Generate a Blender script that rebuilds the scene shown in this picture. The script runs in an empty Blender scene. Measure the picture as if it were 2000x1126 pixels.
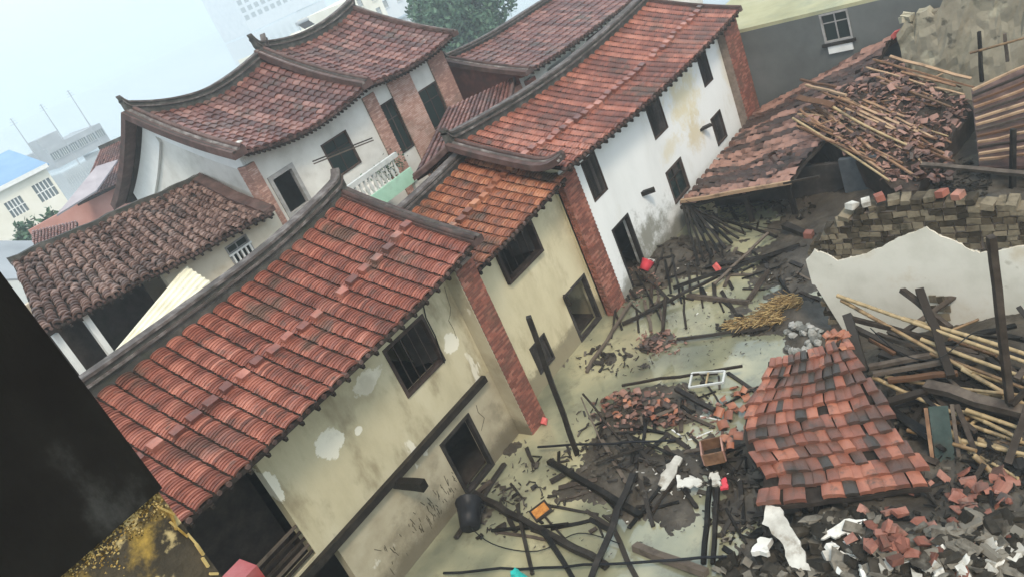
import bpy, math, random
import numpy as np
from mathutils import Matrix, Vector
random.seed(7); RNG = np.random.default_rng(7)
SC = bpy.context.scene; COL = SC.collection

# ------------------------------------------------------------------ camera
H = 13.0
FPX, YAW, PITCH, ROLL = 1583.899, 0.801908955, 0.421795863, 0.421243088
ca, sa, cb, sb, cc, sc_ = math.cos(YAW), math.sin(YAW), math.cos(PITCH), math.sin(PITCH), math.cos(ROLL), math.sin(ROLL)
_f = np.array([ca*cb, sa*cb, -sb]); _r = np.array([sa, -ca, 0.]); _d = np.cross(_f, _r)
R3 = np.array([cc*_r + sc_*_d, -sc_*_r + cc*_d, _f])
cam_d = bpy.data.cameras.new('camera'); cam = bpy.data.objects.new('camera', cam_d); COL.objects.link(cam)
r_, d_, f_ = R3
cam.matrix_world = Matrix(((r_[0], -d_[0], -f_[0], 0), (r_[1], -d_[1], -f_[1], 0), (r_[2], -d_[2], -f_[2], H), (0, 0, 0, 1)))
cam_d.sensor_width = 36; cam_d.lens = 36*FPX/2000; cam_d.clip_start = .1; cam_d.clip_end = 3000
SC.camera = cam

# ------------------------------------------------------------------ sky, sun, exposure
SUN_EL, SUN_AZ = math.radians(55), math.radians(232)     # azimuth of the sun seen from the place, from +X towards +Y
wd = bpy.data.worlds.new('World'); SC.world = wd; wd.use_nodes = True
wn = wd.node_tree.nodes; wl = wd.node_tree.links; wn.clear()
out = wn.new('ShaderNodeOutputWorld'); add = wn.new('ShaderNodeAddShader')
b1 = wn.new('ShaderNodeBackground'); b2 = wn.new('ShaderNodeBackground')
sky = wn.new('ShaderNodeTexSky'); sky.sky_type = 'NISHITA'; sky.sun_disc = False
sky.sun_elevation = SUN_EL; sky.sun_rotation = math.pi/2 - SUN_AZ; sky.air_density = 1.5; sky.dust_density = 7; sky.altitude = 50
b1.inputs[1].default_value = 0.05
b2.inputs[0].default_value = (.63, .80, .915, 1); b2.inputs[1].default_value = .84
wl.new(sky.outputs[0], b1.inputs[0]); wl.new(b1.outputs[0], add.inputs[0]); wl.new(b2.outputs[0], add.inputs[1]); wl.new(add.outputs[0], out.inputs[0])
sl = bpy.data.lights.new('sun', 'SUN'); sl.energy = 1.5; sl.angle = math.radians(12); sl.color = (1, .88, .71)
so = bpy.data.objects.new('sun', sl); COL.objects.link(so)
sdir = Vector((math.cos(SUN_EL)*math.cos(SUN_AZ), math.cos(SUN_EL)*math.sin(SUN_AZ), math.sin(SUN_EL)))
so.rotation_euler = sdir.to_track_quat('Z', 'Y').to_euler(); so.location = (0, 0, 60)
SC.view_settings.view_transform = 'Standard'; SC.view_settings.look = 'None'; SC.view_settings.exposure = 0.62; SC.view_settings.gamma = 1
SC.render.engine = 'CYCLES'
SC.cycles.volume_bounces = 1; SC.cycles.max_bounces = 8

# ------------------------------------------------------------------ helpers
def at(px, py, z=None, y=None, x=None, depth=None):
    """pixel of the photograph (2000 wide) -> point on a plane"""
    d = R3.T @ np.array([(px-1000)/FPX, (py-563)/FPX, 1.])
    if depth is not None: k = depth
    elif z is not None: k = (z-H)/d[2]
    elif y is not None: k = y/d[1]
    else: k = x/d[0]
    return np.array([0, 0, H]) + k*d
def rect(q, y):
    """four pixel corners (tl,tr,br,bl) on a facade plane -> x0,x1,z0,z1"""
    P = [at(*c, y=y) for c in q]
    return ((P[0][0]+P[3][0])/2, (P[1][0]+P[2][0])/2, (P[2][2]+P[3][2])/2, (P[0][2]+P[1][2])/2)
def nz(x, y, s=0):
    return (math.sin(x*1.7+s)*math.cos(y*1.3-s*2.1) + .5*math.sin(x*3.9+y*2.7+s*1.3) + .25*math.sin(x*8.3-y*7.1+s))/1.75

class MB:
    def __init__(s): s.v = []; s.f = []; s.r = []
    def face(s, pts, rnd=.5):
        b = len(s.v); s.v += [tuple(map(float, p)) for p in pts]; s.f.append(tuple(range(b, b+len(pts)))); s.r.append(rnd)
    def grid(s, rows, rnd=.5, closed=False):
        b = len(s.v); n = len(rows[0])
        for r in rows: s.v += [tuple(map(float, p)) for p in r]
        for i in range(len(rows)-1):
            for j in range(n if closed else n-1):
                k = (j+1) % n
                s.f.append((b+i*n+j, b+i*n+k, b+(i+1)*n+k, b+(i+1)*n+j)); s.r.append(rnd)
    def hexa(s, p, rnd=.5):     # 8 points: bottom 4 ccw, top 4 ccw
        b = len(s.v); s.v += [tuple(map(float, q)) for q in p]
        for q in ((3, 2, 1, 0), (4, 5, 6, 7), (0, 1, 5, 4), (1, 2, 6, 5), (2, 3, 7, 6), (3, 0, 4, 7)):
            s.f.append(tuple(b+i for i in q)); s.r.append(rnd)
    def box(s, x0, x1, y0, y1, z0, z1, rnd=.5):
        s.hexa([(x0, y0, z0), (x1, y0, z0), (x1, y1, z0), (x0, y1, z0), (x0, y0, z1), (x1, y0, z1), (x1, y1, z1), (x0, y1, z1)], rnd)
    def obox(s, c, ax, ay, az, sx, sy, sz, rnd=.5, jit=0):
        c = np.array(c, float); P = []
        for k in (-1, 1):
            for i, j in ((-1, -1), (1, -1), (1, 1), (-1, 1)):
                P.append(c + ax*i*sx/2 + ay*j*sy/2 + az*k*sz/2 + (RNG.uniform(-jit, jit, 3) if jit else 0))
        s.hexa(P, rnd)
    def beam(s, p0, p1, w, h, up=(0, 0, 1), segs=3, jit=.0, taper=1., roll=0, rnd=.5):
        p0, p1 = np.array(p0, float), np.array(p1, float); t = p1-p0; L = np.linalg.norm(t); t /= L
        up = np.array(up, float); a = np.cross(t, up)
        if np.linalg.norm(a) < 1e-3: a = np.cross(t, (1, 0, 0))
        a /= np.linalg.norm(a); b = np.cross(a, t)
        a, b = a*math.cos(roll)+b*math.sin(roll), -a*math.sin(roll)+b*math.cos(roll)
        rows = []
        for i in range(segs+1):
            k = i/segs; sc = 1+(taper-1)*k; c = p0+t*L*k + (a*RNG.normal(0, jit)+b*RNG.normal(0, jit) if 0 < i < segs else 0)
            rows.append([c + a*sx*w/2*sc + b*sy*h/2*sc for sx, sy in ((-1, -1), (1, -1), (1, 1), (-1, 1))])
        s.grid(rows, rnd, True); s.face(rows[0][::-1], rnd); s.face(rows[-1], rnd)
    def tube(s, pts, rad, n=7, rnd=.5, cap=True):
        pts = [np.array(p, float) for p in pts]; m = len(pts)
        if not hasattr(rad, '__len__'): rad = [rad]*m
        rows = []; a = None
        for i in range(m):
            t = pts[min(i+1, m-1)]-pts[max(i-1, 0)]; t /= np.linalg.norm(t)
            if a is None:
                a = np.cross(t, (0, 0, 1.)); a = a if np.linalg.norm(a) > 1e-3 else np.cross(t, (1., 0, 0))
            a = a - t*np.dot(a, t); a /= np.linalg.norm(a); b = np.cross(t, a)
            rows.append([pts[i]+rad[i]*(a*math.cos(2*math.pi*k/n)+b*math.sin(2*math.pi*k/n)) for k in range(n)])
        s.grid(rows, rnd, True)
        if cap: s.face(rows[0][::-1], rnd); s.face(rows[-1], rnd)
    def sweep(s, pts, side, w, h, off=0, lift=0, rnd=.5):
        """rectangular strip w wide (along side), h high, along pts"""
        side = np.array(side, float); rows = []
        for p in pts:
            c = np.array(p, float)+side*off
            rows.append([c+side*i*w/2+np.array([0, 0, lift+k*h]) for i, k in ((-1, 0), (1, 0), (1, 1), (-1, 1))])
        s.grid(rows, rnd, True); s.face(rows[0][::-1], rnd); s.face(rows[-1], rnd)
    def slab(s, poly, n, th, rnd=.5):
        """thick polygon: poly world points, extruded by th against n"""
        n = np.array(n, float); n /= np.linalg.norm(n); P = [np.array(p, float) for p in poly]; Q = [p-n*th for p in P]
        s.face(P, rnd); s.face(Q[::-1], rnd)
        for i in range(len(P)):
            j = (i+1) % len(P); s.face([P[j], P[i], Q[i], Q[j]], rnd)
    def mesh(s, name, org=(0, 0, 0), smooth=False):
        me = bpy.data.meshes.new(name); o = np.array(org, float)
        V = (np.array(s.v)-o).tolist() if s.v else []
        me.from_pydata(V, [], s.f)
        at_ = me.attributes.new('rnd', 'FLOAT', 'FACE'); at_.data.foreach_set('value', s.r)
        if smooth: me.polygons.foreach_set('use_smooth', [True]*len(me.polygons))
        me.update(); return me
    def base(s):
        V = np.array(s.v); return np.array([V[:, 0].mean(), V[:, 1].mean(), V[:, 2].min()])
    def part(s, name, mat, parent, smooth=False, kind=None, label=None):
        """a child whose points are given in world space"""
        o = np.array(wloc(parent)); b = s.base(); me = s.mesh(name, b, smooth); me.materials.append(mat)
        ob = bpy.data.objects.new(name, me); COL.objects.link(ob); ob.parent = parent; ob.location = b-o
        if kind: ob['kind'] = kind
        if label: ob['label'] = label
        return ob
    def thing(s, name, mat, label, cat, group=None, smooth=False, kind=None):
        b = s.base(); me = s.mesh(name, b, smooth); me.materials.append(mat)
        ob = bpy.data.objects.new(name, me); COL.objects.link(ob); ob.location = b
        tag(ob, label, cat, group, kind); return ob
def wloc(o):
    p = Vector((0, 0, 0))
    while o is not None: p += o.location; o = o.parent
    return tuple(p)
def tag(o, label=None, cat=None, group=None, kind=None):
    for k, v in (('label', label), ('category', cat), ('group', group), ('kind', kind)):
        if v: o[k] = v
    return o
def thing(name, label, cat, loc, group=None):
    o = bpy.data.objects.new(name, None); COL.objects.link(o); o.location = loc; o.empty_display_size = .3
    return tag(o, label, cat, group)
def inst(name, me, parent, loc, rot):
    o = bpy.data.objects.new(name, me); COL.objects.link(o); o.parent = parent
    o.location = np.array(loc)-np.array(wloc(parent)) if parent else loc
    o.rotation_euler = rot.to_euler() if hasattr(rot, 'to_euler') else rot
    return o
def copy_tree(o, parent=None):
    c = o.copy(); COL.objects.link(c); c.parent = parent
    for ch in list(o.children): copy_tree(ch, c)
    return c

def axes(rz=None, tilt=.3):
    """three random orthogonal unit vectors, turned about z and tilted a little"""
    if rz is None: rz = random.uniform(0, 6.283)
    m = Matrix.Rotation(random.gauss(0, tilt), 3, 'X') @ Matrix.Rotation(random.gauss(0, tilt), 3, 'Y') @ Matrix.Rotation(rz, 3, 'Z')
    return [np.array(m.col[i]) for i in range(3)]

# ------------------------------------------------------------------ materials
def mat(name, cols, rough=.8, scale=1.2, rnd=.6, obj_rnd=0., dirt=None, dirt_amt=.5, dirt_scale=.8, bump=.3, bscale=30, spec=.14, stretch=None, dirt_lo=.5, detail=8, patch=None, blobs=None, foot=None):
    m = bpy.data.materials.new(name); m.use_nodes = True; n = m.node_tree.nodes; l = m.node_tree.links
    bs = n['Principled BSDF']; bs.inputs['Roughness'].default_value = rough
    bs.inputs['Specular IOR Level'].default_value = spec
    geo = n.new('ShaderNodeNewGeometry'); vec = geo.outputs['Position']
    if stretch:
        mp = n.new('ShaderNodeVectorMath'); mp.operation = 'MULTIPLY'; mp.inputs[1].default_value = stretch; l.new(vec, mp.inputs[0]); vec = mp.outputs[0]
    def noise(sc, det=detail, ro=.6, v=None):
        t = n.new('ShaderNodeTexNoise'); t.inputs['Scale'].default_value = sc; t.inputs['Detail'].default_value = det; t.inputs['Roughness'].default_value = ro
        l.new(v or vec, t.inputs['Vector']); return t.outputs['Fac']
    def math_(op, a, b):
        t = n.new('ShaderNodeMath'); t.operation = op
        for i, q in enumerate((a, b)):
            if hasattr(q, 'is_linked'): l.new(q, t.inputs[i])
            else: t.inputs[i].default_value = q
        return t.outputs[0]
    at_ = n.new('ShaderNodeAttribute'); at_.attribute_name = 'rnd'
    fac = math_('ADD', math_('MULTIPLY', math_('SUBTRACT', at_.outputs['Fac'], .5), rnd), noise(scale))
    if obj_rnd:
        oi = n.new('ShaderNodeObjectInfo'); fac = math_('ADD', fac, math_('MULTIPLY', math_('SUBTRACT', oi.outputs['Random'], .5), obj_rnd))
    cr = n.new('ShaderNodeValToRGB'); el = cr.color_ramp.elements
    while len(el) < len(cols): el.new(.5)
    for i, c in enumerate(cols): el[i].position = .25+.5*i/max(1, len(cols)-1); el[i].color = (*c, 1)
    l.new(fac, cr.inputs[0]); colr = cr.outputs[0]
    def mix(c1, c2, f):
        x = n.new('ShaderNodeMix'); x.data_type = 'RGBA'; l.new(f, x.inputs[0]); l.new(c1, x.inputs[6]); x.inputs[7].default_value = (*c2, 1); return x.outputs[2]
    def step(f, lo, hi, amt):
        x = n.new('ShaderNodeMapRange'); x.interpolation_type = 'SMOOTHSTEP'; l.new(f, x.inputs[0]); x.inputs[1].default_value = lo; x.inputs[2].default_value = hi; x.inputs[4].default_value = amt; return x.outputs[0]
    if dirt: colr = mix(colr, dirt, step(noise(dirt_scale, 10, .65), dirt_lo, dirt_lo+.2, dirt_amt))
    for (pc, psc, lo, hi, amt) in (patch or []): colr = mix(colr, pc, step(noise(psc, 6, .55), lo, hi, amt))
    for (cen, rad, bc, amt) in (blobs or []):       # a stain or bare patch with an edge of its own
        vs = n.new('ShaderNodeVectorMath'); vs.operation = 'SUBTRACT'; l.new(geo.outputs['Position'], vs.inputs[0]); vs.inputs[1].default_value = cen
        vd = n.new('ShaderNodeVectorMath'); vd.operation = 'DIVIDE'; l.new(vs.outputs[0], vd.inputs[0]); vd.inputs[1].default_value = rad
        vl = n.new('ShaderNodeVectorMath'); vl.operation = 'LENGTH'; l.new(vd.outputs[0], vl.inputs[0])
        f_b = math_('SUBTRACT', 2.15, math_('ADD', vl.outputs['Value'], math_('MULTIPLY', noise(1.9, 10, .72, geo.outputs['Position']), 2.5)))
        colr = mix(colr, bc, step(f_b, -.1, .75 if amt < .9 else .04, amt))
    if foot:                                        # mud splashed up the foot of a wall by the flood
        sx = n.new('ShaderNodeSeparateXYZ'); l.new(geo.outputs['Position'], sx.inputs[0])
        f_f = math_('SUBTRACT', math_('MULTIPLY', noise(1.3, 9, .7, geo.outputs['Position']), foot[1]*2), sx.outputs[2])
        colr = mix(colr, foot[2], step(f_f, -foot[0], foot[0], .85))
    l.new(colr, bs.inputs['Base Color'])
    if bump:
        b = n.new('ShaderNodeBump'); b.inputs['Strength'].default_value = bump; b.inputs['Distance'].default_value = .02
        l.new(noise(bscale, 6), b.inputs['Height']); l.new(b.outputs[0], bs.inputs['Normal'])
    return m
M = {}
M['tileA'] = mat('tile_red', [(.13, .048, .035), (.255, .086, .059), (.42, .17, .12)], .36, 1.6, .5, .3, (.075, .05, .042), .7, .7, .25, 40, .45, patch=[((.055, .05, .038), .8, .56, .70, .75), ((.09, .07, .06), 3.5, .58, .66, .5)])
M['tileM'] = mat('tile_orange', [(.15, .056, .033), (.29, .105, .055), (.40, .175, .095)], .38, 1.8, .7, .2, (.08, .05, .04), .7, .8, .25, 40, .45, patch=[((.055, .05, .038), .8, .56, .70, .75), ((.09, .07, .06), 3.5, .58, .66, .5)])
M['tileC'] = mat('tile_brown_red', [(.13, .05, .036), (.245, .084, .055), (.39, .16, .11)], .36, 1.2, .5, .3, (.075, .05, .042), .7, .5, .25, 40, .5, patch=[((.055, .05, .038), .8, .56, .70, .75), ((.09, .07, .06), 3.5, .58, .66, .5)])
M['tileB'] = mat('tile_dull_red', [(.08, .034, .027), (.15, .06, .047), (.25, .125, .10)], .36, 1.0, .7, .3, (.06, .045, .04), .7, .5, .25, 40, .5, patch=[((.055, .05, .038), .8, .56, .70, .75), ((.09, .07, .06), 3.5, .58, .66, .5)])
M['tileE'] = mat('tile_old', [(.062, .035, .026), (.12, .066, .050), (.22, .14, .112)], .6, 1.3, .8, .2, (.06, .05, .045), .7, .9, .25, 40, .4)
M['tileS'] = mat('tile_mixed', [(.045, .036, .029), (.115, .056, .04), (.215, .078, .05), (.34, .13, .08)], .45, 1.3, .5, .4, (.055, .048, .04), .85, 2.6, .35, 30, .4)
M['tileF'] = mat('tile_rubble', [(.036, .020, .015), (.092, .044, .031), (.26, .14, .105)], .5, 2.2, .7, .7, (.05, .038, .032), .75, 1.3, .3, 30, .4)
M['ridge'] = mat('ridge_plaster', [(.028, .027, .024), (.062, .058, .05), (.14, .13, .115)], .75, 2.2, .5, 0, (.04, .045, .03), .7, 1.5, .5, 18)
M['ridge_cap'] = mat('ridge_cap', [(.045, .038, .034), (.10, .082, .075), (.25, .225, .21)], .7, 3.0, .5, 0, (.05, .05, .04), .6, 2.0, .5, 18)
M['verge'] = mat('verge_tile', [(.04, .028, .025), (.085, .05, .043), (.15, .098, .086)], .6, 2.2, .5, 0, (.05, .05, .045), .6, 1.5, .5, 18)
M['deck'] = mat('roof_boards', [(.012, .009, .008), (.028, .022, .018), (.05, .038, .03)], .85, 3, .5)  # dark tone also deepens the shade under the eaves
PEEL = (.76, .71, .59)
def on(px, py, y): return tuple(at(px, py, y=y))
M['wallA'] = mat('plaster_ochre', [(.35, .30, .19), (.49, .43, .285), (.57, .51, .36)], .85, .7, 0, 0, (.23, .185, .11), .85, .8, .35, 14, .2, (1, 1, .45), .48, 8, [((.72, .67, .55), 1.1, .63, .66, .8), ((.12, .105, .075), 1.4, .68, .78, .7)],
    [(on(640, 866, 15.1), (.42, 1, .38), PEEL, .95), (on(715, 745, 15.1), (.55, 1, .25), PEEL, .9), (on(530, 945, 15.1), (.22, 1, .4), PEEL, .9), (on(880, 670, 15.1), (.3, 1, .3), PEEL, .9), (on(690, 775, 15.1), (1.6, 1, .5), (.30, .25, .16), .5), (on(700, 840, 15.1), (.12, 1, .1), PEEL, .95)])
M['wallA2'] = mat('plaster_damp', [(.28, .235, .16), (.38, .33, .23), (.46, .41, .30)], .8, 1.0, 0, 0, (.20, .17, .115), .7, 1.1, .45, 14, .25, None, .5, 8, [((.62, .58, .48), 1.3, .66, .69, .8)], [(on(800, 1030, 15.1), (1.3, 1, .55), (.17, .14, .09), .6)], (.25, .5, (.12, .10, .065)))
M['streak'] = mat('damp_streak', [(.055, .045, .03), (.09, .075, .05), (.12, .10, .07)], .85, 4, .5)
M['wallM'] = mat('plaster_yellow', [(.44, .38, .24), (.57, .50, .33), (.64, .57, .40)], .85, .8, 0, 0, (.30, .245, .145), .7, .9, .3, 14, .2, (1, 1, .45), .52, 8, [((.62, .57, .43), 1.7, .62, .72, .5)], [(on(1085, 430, 15.5), (.8, 1, .8), (.36, .31, .20), .6)], (.18, .7, (.20, .17, .11)))
M['wallC'] = mat('plaster_white', [(.64, .64, .62), (.73, .73, .71), (.78, .78, .76)], .85, .5, 0, 0, (.52, .48, .39), .55, .8, .2, 14, .2, (1, 1, .4), .56, 6, None,
    [(on(1335, 190, 15.1), (1.7, 1, 1.7), (.66, .57, .36), .8), (on(1360, 260, 15.1), (1.1, 1, .9), (.58, .48, .29), .7), (on(1420, 130, 15.1), (.8, 1, 2.0), (.62, .55, .38), .6), (on(1310, 290, 15.1), (1.0, 1, .5), (.62, .54, .36), .6), (on(1265, 470, 15.1), (2.4, 1, 1.1), (.16, .15, .11), .85)], (.25, .55, (.15, .14, .105)))
M['wallB'] = mat('plaster_cream', [(.42, .40, .36), (.58, .56, .52), (.68, .67, .63)], .85, .7, 0, 0, (.28, .26, .22), .5, .6, .2, 14, .2, None, .55)
M['wallE'] = mat('plaster_buff', [(.50, .44, .34), (.62, .55, .44), (.70, .64, .54)], .85, .6, 0, 0, (.40, .31, .18), .6, .6, .2, 14)
M['foot'] = mat('plaster_wet_foot', [(.09, .08, .06), (.17, .15, .11), (.25, .225, .17)], .7, 1.5, 0, 0, (.05, .045, .03), .8, 1.0, .5, 14)
M['brick'] = mat('brick_red', [(.17, .068, .05), (.28, .10, .07), (.37, .17, .125)], .75, 2.0, .6, .5, (.11, .075, .055), .75, 1.1, .5, 30)
M['brickB'] = mat('brick_pink', [(.30, .165, .13), (.42, .24, .19), (.50, .33, .275)], .8, 2.5, .5, .4, (.22, .16, .13), .5, 1.2, .5, 30)
M['mortar'] = mat('mortar', [(.13, .10, .08), (.20, .155, .125), (.28, .22, .18)], .9, 4, 0)
M['adobe'] = mat('adobe_block', [(.035, .027, .018), (.085, .066, .043), (.19, .155, .105)], .9, 2.5, .6, .8, (.035, .03, .02), .85, 1.8, .8, 22)
M['greybrick'] = mat('grey_brick', [(.018, .015, .011), (.05, .042, .032), (.17, .15, .12)], .75, 4, .6, 1.0, (.04, .033, .024), .75, 3, .7, 30)
M['pwhite'] = mat('plaster_lump', [(.34, .32, .28), (.52, .50, .45), (.66, .645, .60)], .8, 2.5, .4, .6, (.20, .17, .13), .85, 2.2, .4, 20)
M['timber'] = mat('wet_timber', [(.006, .005, .004), (.014, .011, .009), (.032, .026, .021)], .5, 3, .5, .6, (.05, .042, .034), .5, 2.5, .5, 40, .2)
M['wood'] = mat('weathered_wood', [(.026, .019, .014), (.06, .045, .035), (.115, .09, .07)], .65, 3, .5, .7, (.035, .028, .022), .6, 2.5, .5, 40)
M['batten'] = mat('pale_batten', [(.11, .055, .03), (.23, .13, .075), (.36, .24, .15)], .65, 2.5, .5, 1.0, (.055, .036, .026), .7, 1.8, .4, 40)
M['bamboo'] = mat('bamboo', [(.11, .06, .028), (.23, .14, .065), (.36, .26, .135)], .45, 2.5, .5, .9, (.06, .042, .025), .75, 1.8, .3, 40, .4)
M['shutter'] = mat('shutter_wood', [(.016, .014, .013), (.034, .029, .026), (.062, .053, .048)], .7, 3, .5, .4, (.025, .02, .018), .5, 2)
M['frame'] = mat('frame_wood', [(.022, .016, .013), (.045, .031, .026), (.08, .056, .046)], .7, 3, .5, .4)
M['greyframe'] = mat('frame_stone', [(.18, .17, .16), (.28, .27, .26), (.36, .35, .33)], .8, 3, .3)
M['green'] = mat('mint_board', [(.30, .50, .38), (.38, .60, .46), (.46, .68, .54)], .6, 2, .3, 0, (.22, .33, .25), .5, 2)
M['balus'] = mat('baluster_stone', [(.35, .36, .34), (.48, .49, .47), (.58, .58, .56)], .8, 3, .3)
M['sheet'] = mat('corrugated_sheet', [(.62, .57, .42), (.74, .70, .54), (.80, .76, .62)], .5, 1.2, .3, 0, (.45, .40, .28), .4, 1)
M['concrete'] = mat('grey_render', [(.085, .088, .085), (.115, .12, .115), (.15, .155, .15)], .85, .5, 0, 0, (.07, .072, .07), .6, .35, .2, 14)
M['terrace'] = mat('algae_roof', [(.26, .25, .15), (.36, .34, .21), (.42, .40, .27)], .8, .5, 0, 0, (.22, .24, .17), .8, .35)
M['ruin'] = mat('ruin_render', [(.17, .145, .105), (.29, .255, .19), (.46, .41, .30)], .9, .8, .5, 0, (.10, .09, .062), .8, .8, .8, 8, patch=[((.05, .045, .033), 1.5, .60, .68, .8), ((.50, .45, .33), .6, .56, .62, .7)])
M['mud'] = mat('mud', [(.026, .021, .016), (.055, .045, .034), (.11, .092, .07)], .5, 1.5, .3, 0, (.03, .025, .019), .7, 2.2, .9, 16, .3)
M['mould'] = mat('shade_dark_mould', [(.006, .005, .005), (.010, .009, .008), (.016, .015, .013)], .9, 1.6, 0, 0, (.07, .07, .066), .6, 1.6, .5, 9, .05, (1, 1, .6), .58)  # near-black colour stands for shade on the wall as well as mould
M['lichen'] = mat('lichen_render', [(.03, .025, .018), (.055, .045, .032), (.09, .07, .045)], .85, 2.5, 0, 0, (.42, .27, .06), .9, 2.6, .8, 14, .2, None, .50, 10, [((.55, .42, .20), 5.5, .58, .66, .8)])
M['red'] = mat('red_plastic', [(.45, .04, .05), (.58, .06, .08), (.66, .12, .14)], .4, 2, .2)
M['redcap'] = mat('red_paint', [(.40, .06, .05), (.52, .10, .09), (.62, .20, .18)], .6, 2, .2)
M['teal'] = mat('teal_plastic', [(.02, .30, .27), (.03, .42, .37), (.06, .50, .45)], .4, 3, .2)
M['orange'] = mat('orange_board', [(.20, .08, .025), (.42, .17, .04), (.52, .26, .07)], .6, 9, .2)
M['black'] = mat('black_plastic', [(.008, .008, .009), (.014, .014, .016), (.022, .022, .025)], .35, 2, .2)
M['straw'] = mat('straw', [(.13, .08, .035), (.28, .18, .075), (.46, .33, .15)], .8, 4, .9)
M['stone'] = mat('grey_stone', [(.13, .13, .12), (.24, .24, .22), (.36, .35, .33)], .8, 4, .6, .6)
M['leaf'] = mat('foliage', [(.035, .075, .045), (.06, .115, .07), (.085, .145, .09)], .7, 1.5, .9)  # greens paled so the colour carries haze on the far tree
M['bark'] = mat('bark', [(.05, .04, .03), (.09, .07, .055), (.13, .11, .09)], .9, 3, .3)
M['field'] = mat('mist_pale_ground', [(.24, .26, .26), (.30, .32, .32), (.36, .38, .38)], .12, .05, 0, 0, None, 0, 1, 0, 30, .5)  # flooded plain; distant mist is put into its pale grey colour
M['pinkwall'] = mat('pink_render', [(.36, .17, .14), (.46, .23, .19), (.52, .29, .25)], .85, .7, 0)
M['lilac'] = mat('lilac_sheet', [(.27, .24, .26), (.35, .32, .34), (.42, .39, .41)], .6, .7, .3)
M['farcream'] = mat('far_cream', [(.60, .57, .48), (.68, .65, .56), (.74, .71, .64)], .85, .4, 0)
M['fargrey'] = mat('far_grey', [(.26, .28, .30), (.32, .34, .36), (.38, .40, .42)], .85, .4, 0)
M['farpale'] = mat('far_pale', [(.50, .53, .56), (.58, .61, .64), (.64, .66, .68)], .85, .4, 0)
M['blue'] = mat('blue_sheet', [(.17, .28, .42), (.20, .32, .47), (.24, .37, .52)], .5, .4, .2)  # blue dulled, putting the whitening of the haze into the colour
M['wire'] = mat('black_wire', [(.01, .01, .01), (.015, .015, .015)], .5, 2, 0)
M['white'] = mat('white_paint', [(.62, .62, .60), (.74, .74, .72)], .6, 2, .2)
def glass_mat(name, c):
    m = bpy.data.materials.new(name); m.use_nodes = True; b = m.node_tree.nodes['Principled BSDF']
    b.inputs['Base Color'].default_value = (*c, 1); b.inputs['Roughness'].default_value = .12; b.inputs['Specular IOR Level'].default_value = .5
    return m
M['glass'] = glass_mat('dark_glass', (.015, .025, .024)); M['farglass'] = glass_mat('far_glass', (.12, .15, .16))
def water_mat():
    m = bpy.data.materials.new('muddy_water'); m.use_nodes = True; n = m.node_tree.nodes; l = m.node_tree.links; b = n['Principled BSDF']
    g = n.new('ShaderNodeNewGeometry'); t = n.new('ShaderNodeTexNoise'); t.inputs['Scale'].default_value = .45; t.inputs['Detail'].default_value = 6
    l.new(g.outputs['Position'], t.inputs['Vector'])
    r = n.new('ShaderNodeValToRGB'); e = r.color_ramp.elements; e.new(.5)
    for i, (p, c) in enumerate(((.36, (.13, .135, .095)), (.5, (.235, .23, .15)), (.64, (.36, .33, .205)))): e[i].position = p; e[i].color = (*c, 1)
    l.new(t.outputs['Fac'], r.inputs[0])
    t2 = n.new('ShaderNodeTexNoise'); t2.inputs['Scale'].default_value = 1.6; t2.inputs['Detail'].default_value = 9; t2.inputs['Roughness'].default_value = .7; l.new(g.outputs['Position'], t2.inputs['Vector'])
    mr = n.new('ShaderNodeMapRange'); l.new(t2.outputs['Fac'], mr.inputs[0]); mr.inputs[1].default_value = .54; mr.inputs[2].default_value = .70; mr.inputs[4].default_value = .6
    x = n.new('ShaderNodeMix'); x.data_type = 'RGBA'; l.new(mr.outputs[0], x.inputs[0]); l.new(r.outputs[0], x.inputs[6]); x.inputs[7].default_value = (.085, .075, .052, 1)
    l.new(x.outputs[2], b.inputs['Base Color']); b.inputs['Roughness'].default_value = .04; b.inputs['Specular IOR Level'].default_value = .95
    w = n.new('ShaderNodeTexNoise'); w.inputs['Scale'].default_value = 7; w.inputs['Detail'].default_value = 3; l.new(g.outputs['Position'], w.inputs['Vector'])
    bp = n.new('ShaderNodeBump'); bp.inputs['Strength'].default_value = .05; bp.inputs['Distance'].default_value = .02; l.new(w.outputs['Fac'], bp.inputs['Height']); l.new(bp.outputs[0], b.inputs['Normal'])
    return m
M['water'] = water_mat()

# ------------------------------------------------------------------ ground and water
gb = MB(); gb.face([(-390, -390, -.6), (1290, -390, -.6), (1290, 1290, -.6), (-390, 1290, -.6)])
g = gb.thing('ground', M['field'], None, None); g['kind'] = 'structure'
wb = MB(); wb.face([(-40, -20, 0), (75, -20, 0), (75, 24, 0), (-40, 24, 0)])
w = wb.thing('water', M['water'], None, None); w['kind'] = 'structure'
BUMPS = [(*at(px, py, z=0)[:2], r, h) for px, py, r, h in (
    (1250, 795, .75, .34), (1190, 860, .6, .16), (1330, 800, .6, .25), (1285, 668, .4, .26), (1548, 615, .6, .5), (1585, 670, .5, .4),
    (1230, 545, .8, .22), (1290, 500, 1.0, .38), (1350, 500, 1.0, .22), (1420, 515, .8, .14), (1530, 520, .6, .2), (1190, 580, .5, .16), (1290, 590, .5, .12),
    (1440, 610, .35, .1), (1290, 960, .55, .07), (1230, 900, .6, .15), (940, 1000, .45, .1), (1000, 880, .4, .12), (1110, 700, .3, .05), (1230, 700, .55, .06), (1100, 960, .35, .07),
    (1160, 930, .8, .16), (1310, 920, .8, .2), (1230, 980, .7, .12), (1330, 1010, .5, .14), (1190, 700, .6, .1), (1270, 540, .9, .2), (1010, 950, .5, .1), (1480, 640, .5, .12), (1430, 1000, .4, .25), (1500, 900, .8, .5), (1420, 890, .5, .3))]
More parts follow.
